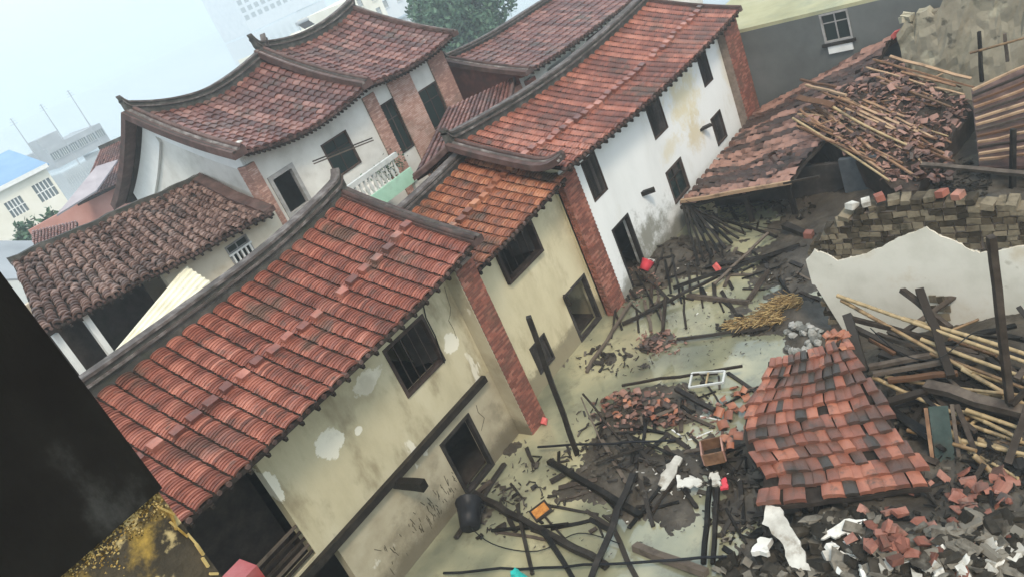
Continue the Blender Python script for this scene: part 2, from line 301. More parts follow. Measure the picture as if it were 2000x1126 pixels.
BUMPS += [(11.8, 5.4, 1.3, .75), (9.6, 4.5, 1.5, .75), (10.6, 2.8, 1.7, .9), (9.2, 6.3, .8, .4), (12.8, 6.8, 1.2, .6), (14.2, 4.6, 1.8, .7), (15.5, 6.0, 1.2, .6), (16.6, 3.0, 1.8, .8), (8.0, 3.5, 1.8, .7), (13.3, 2.3, 1.5, .8),
          (22, 6.0, 2.8, .35), (25, 4, 3.5, .4), (28, 8, 3.5, .5), (22.0, 9.2, 1.6, .3), (30, 5, 4, .5), (20, 3, 3, .35)]
def gh(x, y):
    h = -.075
    for bx, by, r, a in BUMPS: h += a*math.exp(-((x-bx)**2+(y-by)**2)/(r*r))
    return h + .06*nz(x*.9, y*.9, 3) + .035*nz(x*2.6, y*2.9, 1) + .02*nz(x*7, y*6.3, 4) + .012*nz(x*17, y*15, 2)
gx = np.r_[np.arange(4, 6, .16), np.arange(6, 24, .075), np.arange(24, 36.01, .16)]; gy = np.arange(-2, 15.6, .085)
mb = MB(); mb.grid([[(x, y, gh(x, y)+random.gauss(0, .012)) for y in gy] for x in gx])
mud = mb.thing('terrain', M['mud'], None, None, smooth=True); mud['kind'] = 'structure'

# ------------------------------------------------------------------ building kit
def wall(parent, name, m, axis, c, u0, u1, z0, z1, holes=(), th=.3, label=None):
    """wall whose visible face lies at axis=c (facing -axis), with rectangular holes (u0,u1,z0,z1)"""
    us = sorted({u0, u1, *[min(max(h[i], u0), u1) for h in holes for i in (0, 1)]}); zs = sorted({z0, z1, *[min(max(h[i], z0), z1) for h in holes for i in (2, 3)]})
    P = (lambda u, d, z: (u, c+d, z)) if axis == 'y' else (lambda u, d, z: (c+d, u, z))
    q = MB(); inside = lambda a, b: any(h[0] <= a <= h[1] and h[2] <= b <= h[3] for h in holes)
    solid = {}
    for i in range(len(us)-1):
        for j in range(len(zs)-1):
            solid[i, j] = not inside((us[i]+us[i+1])/2, (zs[j]+zs[j+1])/2)
    for (i, j), s in solid.items():
        if not s: continue
        a, b, lo, hi = us[i], us[i+1], zs[j], zs[j+1]
        q.face([P(a, 0, lo), P(b, 0, lo), P(b, 0, hi), P(a, 0, hi)]); q.face([P(a, th, lo), P(a, th, hi), P(b, th, hi), P(b, th, lo)])
        for di, dj, e in ((-1, 0, (a, lo, a, hi)), (1, 0, (b, lo, b, hi)), (0, -1, (a, lo, b, lo)), (0, 1, (a, hi, b, hi))):
            if not solid.get((i+di, j+dj), False): q.face([P(e[0], 0, e[1]), P(e[2], 0, e[3]), P(e[2], th, e[3]), P(e[0], th, e[1])])
    return q.part(name, m, parent, label=label)
def ubox(q, axis, c, u0, u1, d0, d1, z0, z1, rnd=.5):
    if axis == 'y': q.box(u0, u1, c+d0, c+d1, z0, z1, rnd)
    else: q.box(c+d0, c+d1, u0, u1, z0, z1, rnd)
def window(parent, c, h, kind='shutter', axis='y', fm='frame', name='window', fw=.07, proud=.03, sill=False, recess=.06):
    u0, u1, z0, z1 = h; q = MB()
    ubox(q, axis, c, u0, u0+fw, -proud, .14, z0, z1); ubox(q, axis, c, u1-fw, u1, -proud, .14, z0, z1)
    ubox(q, axis, c, u0+fw, u1-fw, -proud, .14, z1-fw, z1); ubox(q, axis, c, u0+fw, u1-fw, -proud, .14, z0, z0+fw)
    f = q.part(name, M[fm], parent)
    if sill:
        s = MB(); ubox(s, axis, c, u0-.08, u1+.08, -.12, -proud-.002, z0-.09, z0-.003); s.part('sill', M['greyframe'], f)
    a, b, lo, hi = u0+fw, u1-fw, z0+fw, z1-fw; mid = (a+b)/2
    if kind == 'shutter':
        for (p, r) in ((a+.004, mid-.006), (mid+.006, b-.004)):
            s = MB(); ubox(s, axis, c, p, r, recess, recess+.04, lo+.004, hi-.004, random.random())
            n = 3
            for k in range(n): ubox(s, axis, c, p+.03+(r-p-.06)*k/n, p+.03+(r-p-.06)*(k+.85)/n, recess-.012, recess+.002, lo+.05, hi-.05, random.random())
            s.part('shutter', M['shutter'], f)
    elif kind == 'glass':
        s = MB(); ubox(s, axis, c, a, b, .08, .09, lo, hi); s.part('pane', M['glass'], f)
        s = MB(); ubox(s, axis, c, mid-.025, mid+.025, .05, .078, lo, hi); zt = lo+(hi-lo)*.68
        ubox(s, axis, c, a, mid-.027, .05, .077, zt-.02, zt+.02); ubox(s, axis, c, mid+.027, b, .05, .077, zt-.02, zt+.02); s.part('glazing_bar', M[fm], f)
    elif kind == 'open':
        for sgn, p in ((1, a), (-1, b)):
            s = MB(); ang = math.radians(random.uniform(50, 75)); w_ = (b-a)*.46
            d = np.array([math.cos(ang)*sgn, math.sin(ang), 0]) if axis == 'y' else np.array([math.sin(ang), math.cos(ang)*sgn, 0])
            o = np.array([p, c+.12, (lo+hi)/2]) if axis == 'y' else np.array([c+.12, p, (lo+hi)/2])
            s.obox(o+d*w_/2, d, np.cross((0, 0, 1), d), np.array([0, 0, 1.]), w_, .035, hi-lo-.02, random.random()); s.part('shutter', M['shutter'], f)
        s = MB()
        for k in range(1, 5): t = a+(b-a)*k/5; ubox(s, axis, c, t-.012, t+.012, .05, .074, lo, hi)
        s.part('window_bars', M['frame'], f)
    elif kind == 'door':
        s = MB(); ang = math.radians(65); w_ = (b-a)*.5; d = np.array([math.cos(ang), math.sin(ang), 0])
        s.obox(np.array([a, c+.13, (lo+hi)/2])+d*w_/2, d, np.cross((0, 0, 1), d), np.array([0, 0, 1.]), w_, .04, hi-lo-.02); s.part('door_leaf', M['shutter'], f)
    return f
def bricks(parent, name, x0, x1, y0, y1, z0, z1, m='brick', bl=.24, bh=.072, faces='-x-y', core='mortar', proud=.012, broken=0):
    """brick pier: mortar core with courses of bricks standing proud on the two seen faces"""
    q = MB(); q.box(x0, x1, y0, y1, z0, z1); c = q.part(name, M[core], parent); b = MB(); n = int((z1-z0)/bh)
    for k in range(n):
        lo = z0+k*bh+.006; hi = z0+(k+1)*bh-.006; off = (k % 2)*bl/2
        for ax, (a0, a1) in (('y', (x0, x1)), ('x', (y0, y1))):
            if ('-x' if ax == 'x' else '-y') not in faces: continue
            t = a0-off
            while t < a1-.02:
                s, e = max(t+.006, a0-.008), min(t+bl-.006, a1+.008)
                if e-s > .03 and random.random() > broken:
                    p = proud*random.uniform(.5, 1.5)
                    if ax == 'y': b.box(s, e, y0-p, y0+.02, lo, hi, random.random())
                    else: b.box(x0-p, x0+.02, s, e, lo, hi, random.random())
                t += bl
    b.part('brickwork', M[m], c, kind='stuff'); return c

def tile_field(parent, S, nu, nv, mt, arch=.07, lip=.028, mode='rows', jit=.006, miss=0, name='roof_tile', nseg=8, gap=.11, prof=2.6, stag=0):
    """rolls of overlapping convex tiles over surface S(u,v); u along the ridge, v down the slope"""
    offs = [random.uniform(-.5, .5)*stag/nu for _ in range(nv)]; allq = MB(); top = []
    for i in range(nu):
        row = MB(); uc = (i+.5)/nu; rowtone = random.gauss(.5, .08)
        for j in range(nv):
            if random.random() < miss: continue
            v0, v1 = (j-.25)/nv, (j+1)/nv; v0 = max(v0, 0); uc = (i+.5)/nu+offs[j]
            a, b = np.array(S(uc-.5/nu*(1-gap), v0)), np.array(S(uc+.5/nu*(1-gap), v0)); c, d = np.array(S(uc-.5/nu*(1-gap), v1)), np.array(S(uc+.5/nu*(1-gap), v1))
            n = np.cross(b-a, c-a); n /= np.linalg.norm(n); n = n if n[2] > 0 else -n
            ud = (b-a)/np.linalg.norm(b-a); sh = ud*random.gauss(0, jit)*(4 if jit < .02 and random.random() < .03 else 1); li = lip*random.uniform(.7, 1.4); ti = random.gauss(0, jit*.6)
            r0, r1, r2 = [], [], []
            for k in range(nseg+1):
                t = k/nseg; hgt = arch*(1-abs(2*t-1)**prof) + ti*(t-.5)*2
                p0 = a+(b-a)*t+n*hgt+sh; p1 = c+(d-c)*t+n*(hgt+li)+sh
                r0.append(p0); r1.append(p1); r2.append(p1-n*(li+.022))
            rn = min(1, max(0, random.gauss(rowtone, .17)))
            tgt = row
            if mode == 'tiles':
                tq = MB(); tq.grid([r0, r1, r2], rn); top.append((np.linalg.norm(r1[3]-np.array([0, 0, H])), tq))
            else: tgt.grid([r0, r1, r2], rn)
        if mode == 'rows' and row.v: row.part('tile_row', M[mt], parent)
        elif mode == 'one': 
            b_ = len(allq.v); allq.v += row.v; allq.f += [tuple(x+b_ for x in f) for f in row.f]; allq.r += row.r
    if mode == 'one': return allq.part(name+'s', M[mt], parent, kind='stuff')
    if mode == 'tiles':
        top.sort(key=lambda t: t[0])
        for _, tq in top[:300]: tq.part(name, M[mt], parent)
        rest = MB()
        for _, tq in top[300:]:
            b_ = len(rest.v); rest.v += tq.v; rest.f += [tuple(x+b_ for x in f) for f in tq.f]; rest.r += tq.r
        if rest.v: rest.part('roof_tiles', M[mt], parent, kind='stuff')
def roof_surface(x0, x1, yr, zr, ye, ze, rl=0, rr=0, conc=.25, sag=.35):
    def S(u, v):
        lift = rl*max(0, 1-u/sag)**2 + rr*max(0, 1-(1-u)/sag)**2
        return (x0+(x1-x0)*u, yr+(ye-yr)*v, zr+(ze-zr)*(v+conc*v*(1-v))+lift*(1-.35*v))
    return S
def deck(parent, S, th=.09, nu=16, nv=8, m='deck', drop=.035):
    q = MB(); dz = np.array([0, 0, drop])
    T = [[np.array(S(i/nu, j/nv))-dz for j in range(nv+1)] for i in range(nu+1)]; B = [[p-np.array([0, 0, th]) for p in r] for r in T]
    q.grid(T); q.grid([r[::-1] for r in B])
    q.grid([[r[-1] for r in T], [r[-1] for r in B]]); q.grid([[r[0] for r in B], [r[0] for r in T]]); q.grid([T[0], B[0]]); q.grid([B[-1], T[-1]])
    return q.part('roof_boarding', M[m], parent)
def ridge(parent, S, w=.28, h=.38, n=26, tip=(.35, .35), ext=.25, m='ridge', cap='ridge_cap', yoff=0):
    pts = []
    for i in range(n+1):
        u = i/n; p = np.array(S(u, 0)); pts.append(p)
    a, b = pts[0].copy(), pts[-1].copy()
    pts = [a+np.array([-ext*k, 0, tip[0]*k*k]) for k in (1., .66, .33) if tip[0]]+pts+[b+np.array([ext*k, 0, tip[1]*k*k]) for k in (.33, .66, 1.) if tip[1]]
    pts = [p+np.array([0, yoff, 0]) for p in pts]
    q = MB(); q.sweep(pts, (0, 1, 0), w, h, 0, -.08); r = q.part('ridge', M[m], parent)
    q = MB(); q.sweep(pts, (0, 1, 0), w+.12, .06, 0, h*.45); q.sweep(pts, (0, 1, 0), w+.08, .07, 0, h-.078); q.part('ridge_moulding', M[cap], r)
    return r
def verge(parent, S, u, side, n=12, w=.16, m='verge', rolls=2, h=.15, v1=1.03, flare=.0):
    """stepped rolls running down a gable edge; side = -1 left, +1 right"""
    pts = []
    for i in range(n+1):
        v = i/n*v1; p = np.array(S(u, min(v, 1))); e = max(0, v-1)
        if e: p = p+(np.array(S(u, 1))-np.array(S(u, .9)))*e/.1
        pts.append(p+np.array([0, 0, flare*max(0, v-.75)**2*16]))
    q = MB(); q.sweep(pts, (side, 0, 0), w*rolls+.06, h, w*rolls/2-.05, -.05); vb = q.part('verge', M[m], parent)
    for k in range(rolls):
        q = MB(); q.tube([p+np.array([side*(w*(k+.5)-.05), 0, h-.03-.05*k]) for p in pts], w*.46, 8, random.random()); q.part('verge_roll', M['ridge_cap' if k else m], vb, smooth=True)
    return vb
def gable(parent, x, Sf, Sb, u, z0, m, th=.3, name='gable_wall', inset=.12, yw=None):
    """end wall under both slopes; x = face, thickness towards +x when th>0; yw = front and back wall planes"""
    pr = []
    for i in range(9): p = Sf(u, 1-i/8); pr.append((p[1], p[2]-inset))
    for i in range(1, 9): p = Sb(u, i/8); pr.append((p[1], p[2]-inset))
    if yw: pr = [p for p in pr if yw[0] < p[0] < yw[1]]; pr = [(yw[0], pr[0][1]-.05)]+pr+[(yw[1], pr[-1][1]-.05)]
    q = MB()
    for i in range(len(pr)-1):
        (a, za), (b, zb) = pr[i], pr[i+1]
        q.hexa([(x, a, z0), (x+th, a, z0), (x+th, b, z0), (x, b, z0), (x, a, za), (x+th, a, za), (x+th, b, zb), (x, b, zb)])
    return q.part(name, M[m], parent)
def eave(parent, S, n=22, m='deck'):
    """rafter ends and a row of drip tiles under the front edge"""
    q = MB()
    for i in range(n):
        u = (i+.5)/n; p = np.array(S(u, 1)); b = np.array(S(u, .86)); dz = np.array([0, 0, .17])
        q.beam(b-dz, p-dz+(p-b)*.05, .07, .09, segs=1)
    q.part('rafters', M[m], parent, kind='stuff')
    q = MB()
    for i in range(n):
        for j in (0, 1):
            p = np.array(S(min(1, (i+j*.5)/n), 1)); r = .05+.015*random.random()
            q.tube([p+np.array([0, -.03, -.05]), p+np.array([0, .12, -.02])], [r, r], 6, random.random())
    q.part('drip_tiles', M['verge'], parent, kind='stuff')
def weights(parent, S, nu, v, mt, skip=.06):
    for i in range(nu):
        if random.random() < skip: continue
        p = np.array(S((i+.5)/nu, v+random.gauss(0, .008))); t = np.array(S((i+.5)/nu, v+.05))-p; t /= np.linalg.norm(t); n = np.cross((1, 0, 0), t); n = n if n[2] > 0 else -n
        q = MB(); q.obox(p+n*.115, np.array([1., 0, 0]), t, n, .28+random.gauss(0, .02), .2, .13, random.random(), .012); q.part('weight_brick', M[mt], parent)

# ================================================================== HOUSE A: near house with the long red roof
A = thing('village_house', 'ochre plastered house under the long red tiled roof, nearest in the row', 'house', (8, 16, 0))
yA = 15.1
SA = roof_surface(2.2, 13.12, 18.3, 7.32, 14.2, 5.66, .1, .40, .22, .4); SAb = roof_surface(2.2, 13.12, 18.3, 7.32, 22.4, 5.66, .1, .40, .22, .4)
deck(A, SA); deck(A, SAb)
tile_field(A, SA, 24, 54, 'tileA', .055, .034, 'tiles'); tile_field(A, SAb, 23, 16, 'tileA', .075, .03, 'one')
ridge(A, SA, .30, .46, tip=(.1, .25)); verge(A, SA, 1, 1, rolls=2, h=.17, w=.17); verge(A, SAb, 1, 1, rolls=2, h=.17)
eave(A, SA, 23); weights(A, SA, 24, .56, 'tileA')
wA = rect([(742, 682), (830, 612), (868, 710), (796, 772)], yA); dA = rect([(860, 872), (908, 806), (962, 886), (905, 955)], yA)
dA = (dA[0], dA[1], 0, dA[3])
zb = at(945, 735, y=yA)[2]
bay = (3.1, at(560, 995, y=yA)[0], zb+.16, 5.42); low = (3.1, 6.25, 0, zb-.12)
wall(A, 'wall', M['wallA'], 'y', yA, 2.4, 12.6, zb, 5.75, [wA, bay]); wall(A, 'wall', M['wallA2'], 'y', yA+.004, 2.4, 12.6, -.5, zb-.002, [dA, (low[0], low[1], -.4, low[3])], label='damp stained lower wall of ochre plaster')
wall(A, 'back_wall', M['wallA'], 'y', 21.3, 2.4, 12.8, -.5, 5.75)
gable(A, 12.62, SA, SAb, .97, -.5, 'wallA', .3, yw=(15.1, 21.6)); gable(A, 2.4, SA, SAb, .02, -.5, 'wallA', .3, yw=(15.42, 21.28))
q = MB(); q.box(2.7, 12.6, 15.42, 21.28, 2.2, 2.35); q.part('floor', M['deck'], A)
window(A, yA, wA, 'open', fw=.09); window(A, yA, dA, 'door', name='door', fw=.1, fm='shutter')
q = MB(); q.beam((2.3, yA-.07, zb), (at(945, 735, y=yA-.07)[0], yA-.07, zb), .16, .19, segs=6, jit=.008); q.part('floor_beam', M['timber'], A)
pj = at(775, 943, y=yA-.1); q = MB(); q.beam(pj+[0, .15, 0], pj+[.12, -.85, -.02], .19, .21, segs=3, jit=.01, taper=1.15); q.part('joist_end', M['timber'], A)
for k in range(5):
    z = bay[2]+.12+.19*k; q = MB(); q.beam((bay[0], yA+.02, z), (bay[1]-.01, yA+.02, z), .05, .06, segs=2, jit=.004); q.part('rail', M['wood'], A)
q = MB(); q.box(3.1, bay[1], 15.9, 15.95, zb+.1, 5.5); q.part('bay_partition', M['deck'], A)
xl, xr = at(942, 640, y=14.6)[0], at(984, 640, y=14.6)[0]
bricks(A, 'brick_pier', xl, xr, 14.6, 15.45, -.4, 5.5, faces='-y')
q = MB(); q.box(xl-.03, xl-.002, 14.62, 15.1, -.4, 5.45); q.part('pier_render', M['wallA2'], A)
q = MB()
for k in range(70):
    x, z = random.gauss(8.9, .9), random.gauss(.75, .22)
    if not (6.4 < x < 10.0 and .25 < z < 1.5): continue
    q.beam((x, yA+.002, z), (x+random.gauss(0, .03), yA+.002, z-random.uniform(.06, .24)), .02, .006, up=(0, 1, 0), segs=1, rnd=random.random())
q.part('damp_streaks', M['streak'], A, kind='stuff')
for P_ in (((868, 560), (880, 600), (876, 625), (892, 660)), ((930, 790), (946, 815), (940, 840))):
    C_ = [at(a, b, y=yA+.001) for a, b in P_]; q = MB()
    for i in range(len(C_)-1):
        m_ = (C_[i]+C_[i+1])/2+np.array([random.gauss(0, .03), 0, random.gauss(0, .03)]); q.beam(C_[i], m_, .018, .006, up=(0, 1, 0), segs=1); q.beam(m_, C_[i+1], .014, .006, up=(0, 1, 0), segs=1)
    q.part('crack', M['streak'], A)
pw = [at(825, 588, y=yA-.03), at(832, 620, y=yA-.05), at(850, 655, y=yA-.06), at(868, 708, y=yA-.04)]
q = MB(); q.tube(pw, .018, 5); q.part('cable', M['wire'], A)
q = MB(); q.tube([at(640, 750, y=yA-.12), at(700, 700, y=yA-.14), at(760, 655, y=yA-.12), at(830, 590, y=yA-.1)], .05, 6); q.part('gutter_pole', M['wood'], A)

# ================================================================== HOUSE M: lower link house
Mh = thing('link_house', 'low yellow house with orange tiles wedged between ochre and white houses', 'house', (16, 16, 0))
yM = 15.5
SM = roof_surface(13.35, 18.36, 18.3, 6.02, 14.85, 4.92, 0, .34, .15, 1.2); SMb = roof_surface(13.35, 18.36, 18.3, 6.02, 21.8, 4.92, 0, .34, .15, 1.2)
deck(Mh, SM); deck(Mh, SMb); tile_field(Mh, SM, 12, 40, 'tileM', .06, .034, 'rows'); tile_field(Mh, SMb, 12, 14, 'tileM', .07, .03, 'one')
ridge(Mh, SM, .26, .34, tip=(0, 0)); eave(Mh, SM, 12); weights(Mh, SM, 12, .5, 'tileM')
wM = rect([(966, 496), (1040, 445), (1057, 492), (990, 556)], yM); wM = (wM[0], wM[1], wM[2], 4.78)
dM = rect([(1098, 578), (1140, 535), (1172, 610), (1130, 655)], yM); dM = (dM[0], dM[1], 0, dM[3])
w2 = rect([(1034, 680), (1062, 648), (1084, 700), (1054, 730)], yM)
wall(Mh, 'wall', M['wallM'], 'y', yM, xr+.003, 18.39, -.5, 5.05, [wM, (dM[0], dM[1], -.4, dM[3]), w2])
wall(Mh, 'back_wall', M['wallM'], 'y', 21.0, 13.2, 18.39, -.5, 5.0)
window(Mh, yM, wM, 'open', fw=.1, proud=.12); window(Mh, yM, dM, 'door', name='door', fw=.09, fm='shutter'); window(Mh, yM, w2, 'shutter', fw=.06, fm='shutter')
q = MB(); q.beam((dM[0]-.12, yM-.2, dM[3]+.12), (dM[0]+.1, yM-.1, dM[3]-.35), .1, .12); q.part('lintel_stub', M['timber'], Mh)

# ================================================================== HOUSE C: white house
C = thing('white_house', 'tall white plastered house with long curved roof beside the flooded yard', 'house', (25, 16, 0))
yC = 15.11
SCf = roof_surface(18.0, 32.05, 18.3, 6.48, 14.45, 5.28, .45, .34, .25, .55); SCb = roof_surface(18.0, 32.05, 18.3, 6.48, 20.7, 5.68, .45, .34, .25, .55)
deck(C, SCf); deck(C, SCb); tile_field(C, SCf, 32, 40, 'tileC', .065, .03, 'rows', gap=.2); tile_field(C, SCb, 32, 14, 'tileC', .07, .03, 'one')
ridge(C, SCf, .28, .42, tip=(.22, .1)); verge(C, SCf, 0, -1, rolls=3, w=.15, h=.2, flare=.3); verge(C, SCf, 1, 1, rolls=1); verge(C, SCb, 0, -1, rolls=1, v1=1.0)
eave(C, SCf, 32); weights(C, SCf, 32, .62, 'tileC')
up = [rect(qd, yC) for qd in (((1133, 318), (1160, 295), (1187, 368), (1162, 398)), ((1256, 205), (1283, 180), (1305, 248), (1281, 275)), ((1358, 110), (1375, 93), (1393, 155), (1377, 172)))]
dc = rect([(1195, 452), (1223, 415), (1262, 512), (1235, 560)], yC); dc = (dc[0], dc[1], 0, dc[3])
l2 = rect([(1298, 340), (1326, 308), (1350, 366), (1320, 396)], yC); l3 = rect([(1386, 236), (1404, 213), (1421, 265), (1404, 285)], yC)
zf = 1.25
wall(C, 'wall', M['wallC'], 'y', yC, 18.4, 31.62, -.5, 5.3, up+[(dc[0], dc[1], -.4, dc[3]), l2, l3])
wall(C, 'back_wall', M['wallC'], 'y', 19.9, 18.4, 31.6, -.5, 5.6)
gable(C, 18.4, SCf, SCb, .03, -.5, 'wallM', .3, yw=(15.12, 20.2)); gable(C, 31.3, SCf, SCb, .97, -.5, 'wallC', .3, yw=(15.42, 19.88))
for h in up: window(C, yC, h, 'shutter', fw=.05, proud=.015, recess=.03)
window(C, yC, l2, 'glass', fm='frame'); window(C, yC, l3, 'shutter', fw=.05); window(C, yC, dc, 'door', name='door', fm='shutter', fw=.08)
bricks(C, 'brick_pier', 18.36, at(1122, 345, y=yC)[0]+.12, 15.08, 15.3, -.4, 5.2)
xa, xb = at(1418, 140, y=yC)[0], at(1448, 140, y=yC)[0]
bricks(C, 'brick_pier', xa, xb, 14.75, 15.11, -.4, 5.25, faces='-y')
pp = at(1253, 380, y=yC); q = MB(); q.beam(pp+[0, .1, 0], pp+[.35, -.35, -.02], .15, .16); q.part('joist_end', M['timber'], C)
pp = at(1368, 255, y=yC); q = MB(); q.beam(pp+[0, .1, 0], pp+[.4, -.3, .02], .18, .1); q.part('joist_end', M['timber'], C)

for own, x0, x1, y0, y1, yp in ((A, 2.72, 12.6, 15.42, 21.28, 16.9), (Mh, 13.2, 18.38, 15.82, 20.98, 17.2), (C, 18.72, 31.28, 15.43, 19.88, 16.9)):  # near-black floor and partition added so the openings read dark
    q = MB(); q.box(x0, x1, y0, y1, -.3, .06); q.part('ground_floor', M['deck'], own)
    q = MB(); q.box(x0, x1, yp, yp+.08, .062, 2.19 if own is A else 4.6); q.part('dark_backing', M['deck'], own)

# ================================================================== HOUSE B: swallow-tail house behind
B = thing('swallowtail_house', 'two storey cream house with upswept ridge behind the near roofs', 'house', (22, 30, 0))
S1 = roof_surface(16.1, 22.95, 32, 10.35, 26.5, 8.18, .85, .5, .3, .55); S1b = roof_surface(16.1, 22.95, 32, 10.35, 37.5, 7.2, .85, .5, .3, .55)
S2 = roof_surface(22.9, 28.75, 32, 10.62, 26.5, 8.2, .45, .35, .3, .5); S2b = roof_surface(22.9, 28.75, 32, 10.62, 37.5, 7.4, .45, .35, .3, .5)
for f, b, n in ((S1, S1b, 15), (S2, S2b, 13)):
    deck(B, f); deck(B, b); tile_field(B, f, n+3, 15, 'tileB', .075, .06, 'rows'); tile_field(B, b, n, 14, 'tileB', .075, .03, 'one'); eave(B, f, n*2)
ridge(B, S1, .32, .5, tip=(.35, .45), ext=.3); ridge(B, S2, .32, .5, tip=(.45, .5), ext=.3)
verge(B, S1, 0, -1, rolls=3, w=.19, h=.3); verge(B, S1b, 0, -1, rolls=3, w=.19, h=.3); verge(B, S2, 0, -1, rolls=3, w=.17, h=.3); verge(B, S2, 1, 1, rolls=2, w=.17, h=.22); verge(B, S2b, 1, 1, rolls=2, h=.22)
yB = 27.2
db = rect([(520, 348), (570, 318), (610, 395), (567, 430)], yB); wb1 = rect([(627, 281), (674, 256), (709, 320), (655, 348)], yB)
wb2 = rect([(745, 203), (770, 190), (806, 290), (780, 302)], yB); wb3 = rect([(812, 180), (850, 160), (882, 235), (848, 252)], yB)
wall(B, 'wall', M['wallB'], 'y', yB, 16.5, 22.7, 0, 8.35, [db, wb1]); 
wall(B, 'wall', M['wallB'], 'y', yB, 22.7, 28.3, 0, 8.35, [wb2, wb3])
wall(B, 'back_wall', M['wallB'], 'y', 36.6, 16.5, 28.3, 0, 7.6)
gable(B, 16.42, S1, S1b, .03, 0, 'wallB', .3, yw=(27.21, 36.9)); gable(B, 28.0, S2, S2b, .97, 0, 'wallB', .3, yw=(27.51, 36.58)); gable(B, 22.72, S2, S2b, .0, 8.0, 'wallB', .2, 'parapet_wall', yw=(27.5, 36.5))
def gable_band(u, Sx, x, y0, y1, width):      # raised white border under the verge
    q = MB(); n = 10; rows = []
    for i in range(n+1):
        v = y0+(y1-y0)*i/n; p = Sx(u, v); rows.append((p[1], p[2]-.1))
    for i in range(n):
        (a, za), (b, zb_) = rows[i], rows[i+1]; q.hexa([(x, a, za-width), (x+.13, a, za-width), (x+.13, b, zb_-width), (x, b, zb_-width), (x, a, za), (x+.13, a, za), (x+.13, b, zb_), (x, b, zb_)])
    q.part('gable_border', M['white'], B)
gable_band(.0, S1, 16.28, 0.0, .86, 1.0); gable_band(.0, S1b, 16.28, .002, .84, 1.3)
window(B, yB, db, 'door', name='door', fm='greyframe', fw=.17, proud=.06); window(B, yB, wb1, 'glass', fw=.07, sill=False); window(B, yB, wb2, 'glass'); window(B, yB, wb3, 'glass')
bricks(B, 'brick_pier', 16.2, 16.62, 27.05, 27.6, 0, 8.15, m='brickB')
for a, b in ((wb2[0]-.75, wb2[0]-.02), (wb2[1]+.02, wb3[0]-.02), (wb3[1]+.02, 28.4)): bricks(B, 'brick_pier', a, b, 27.13, 27.3, 0, 8.0, m='brickB', faces='-y')
for z in (6.65, 6.75):
    q = MB(); q.beam(at(612, 318, y=26.3)+[0, 0, z-6.7], at(728, 272, y=26.3)+[0, 0, z-6.7], .05, .05, segs=2, jit=.01); q.part('clothes_pole', M['wood'], B)
# balcony in front of B
bal = thing('balcony', 'balcony with stone balusters and mint green board behind the tiled ridges', 'balcony', (19.7, 25, 0))
p0, p1 = at(690, 383, y=24.5), at(803, 326, y=24.5)
q = MB(); q.box(17.4, 21.25, 24.5, 27.1, 4.72, 4.86); q.part('slab', M['wallB'], bal)
q = MB(); q.box(18.0, 21.22, 24.42, 24.5, 4.62, 5.22); q.part('board', M['green'], bal)
q = MB(); q.box(17.4, 20.9, 24.45, 24.62, 5.86, 6.05); q.part('handrail', M['balus'], bal)
for k in range(13):
    x = 17.6+k*.25; q = MB(); q.tube([(x, 24.54, 5.22), (x, 24.54, 5.3), (x, 24.54, 5.42), (x, 24.54, 5.6), (x, 24.54, 5.75), (x, 24.54, 5.87)], [.05, .05, .085, .05, .035, .06], 7); q.part('baluster', M['balus'], bal, smooth=True)
q = MB(); 
for x in (17.5, 21.1): q.box(x, x+.2, 24.5, 24.7, -.4, 4.72)
q.part('support', M['wallB'], bal)
# pot plants on the balcony
pl = thing('pot_plant', 'leafy green plants on the balcony edge above the mint board', 'plant', (20.6, 24.9, 4.86))
q = MB(); q.tube([(20.6, 24.9, 4.87), (20.6, 24.9, 5.15)], [.15, .2], 10); q.part('pot', M['brick'], pl)
q = MB()
for k in range(260):
    c = np.array([20.5, 24.85, 5.6])+RNG.normal(0, 1, 3)*[.45, .18, .22]; a = RNG.normal(0, 1, 3); a /= np.linalg.norm(a); b = np.cross(a, RNG.normal(0, 1, 3)); b /= np.linalg.norm(b)
    q.face([c-a*.07, c+b*.03, c+a*.07, c-b*.03], random.random())
q.part('leaves', M['leaf'], pl, kind='stuff')

# ================================================================== HOUSE D: behind the white house, and the small lean-to
D = thing('rear_house', 'long dull red roofed house with red gable behind the white house', 'house', (38, 26, 0))
SD = roof_surface(30.0, 50, 28.5, 6.85, 24, 5.45, .3, .0, .2, .25); SDb = roof_surface(30.0, 50, 28.5, 6.85, 33, 5.3, .3, 0, .2, .25)
deck(D, SD); deck(D, SDb); tile_field(D, SD, 52, 11, 'tileB', .07, .06, 'rows'); tile_field(D, SDb, 42, 10, 'tileB', .07, .03, 'one')
ridge(D, SD, .28, .34, tip=(.2, 0)); verge(D, SD, 0, -1, rolls=3, w=.17, h=.22); verge(D, SDb, 0, -1, rolls=2); eave(D, SD, 42)
hD = [(32.2, 35.0, 2.2, 5.0), (36.2, 38.2, 2.4, 5.0), (39.5, 41, 2.4, 5.0), (43, 45, 2.4, 5.0)]
wall(D, 'wall', M['wallB'], 'y', 24.7, 30.3, 50, 0, 5.35, hD); gable(D, 30.3, SD, SDb, .01, 0, 'brick', .3, yw=(24.71, 32.6)); wall(D, 'back_wall', M['wallB'], 'y', 32.3, 30.6, 50, 0, 5.3)
for h in hD[1:]: window(D, 24.7, h, 'glass')
bricks(D, 'brick_pier', 30.2, 30.75, 24.4, 24.7, 0, 5.2)
Nn = thing('lean_to_roof', 'small striped red lean-to roof tucked between swallowtail and white houses', 'roof', (25, 23, 0))
c_ = [at(872, 213, y=25.5), at(1006, 152, y=25.5), at(990, 235, y=23.2), at(812, 335, y=23.2)]
def bil(c):
    return lambda u, v: tuple((c[0]*(1-u)+c[1]*u)*(1-v)+(c[3]*(1-u)+c[2]*u)*v)
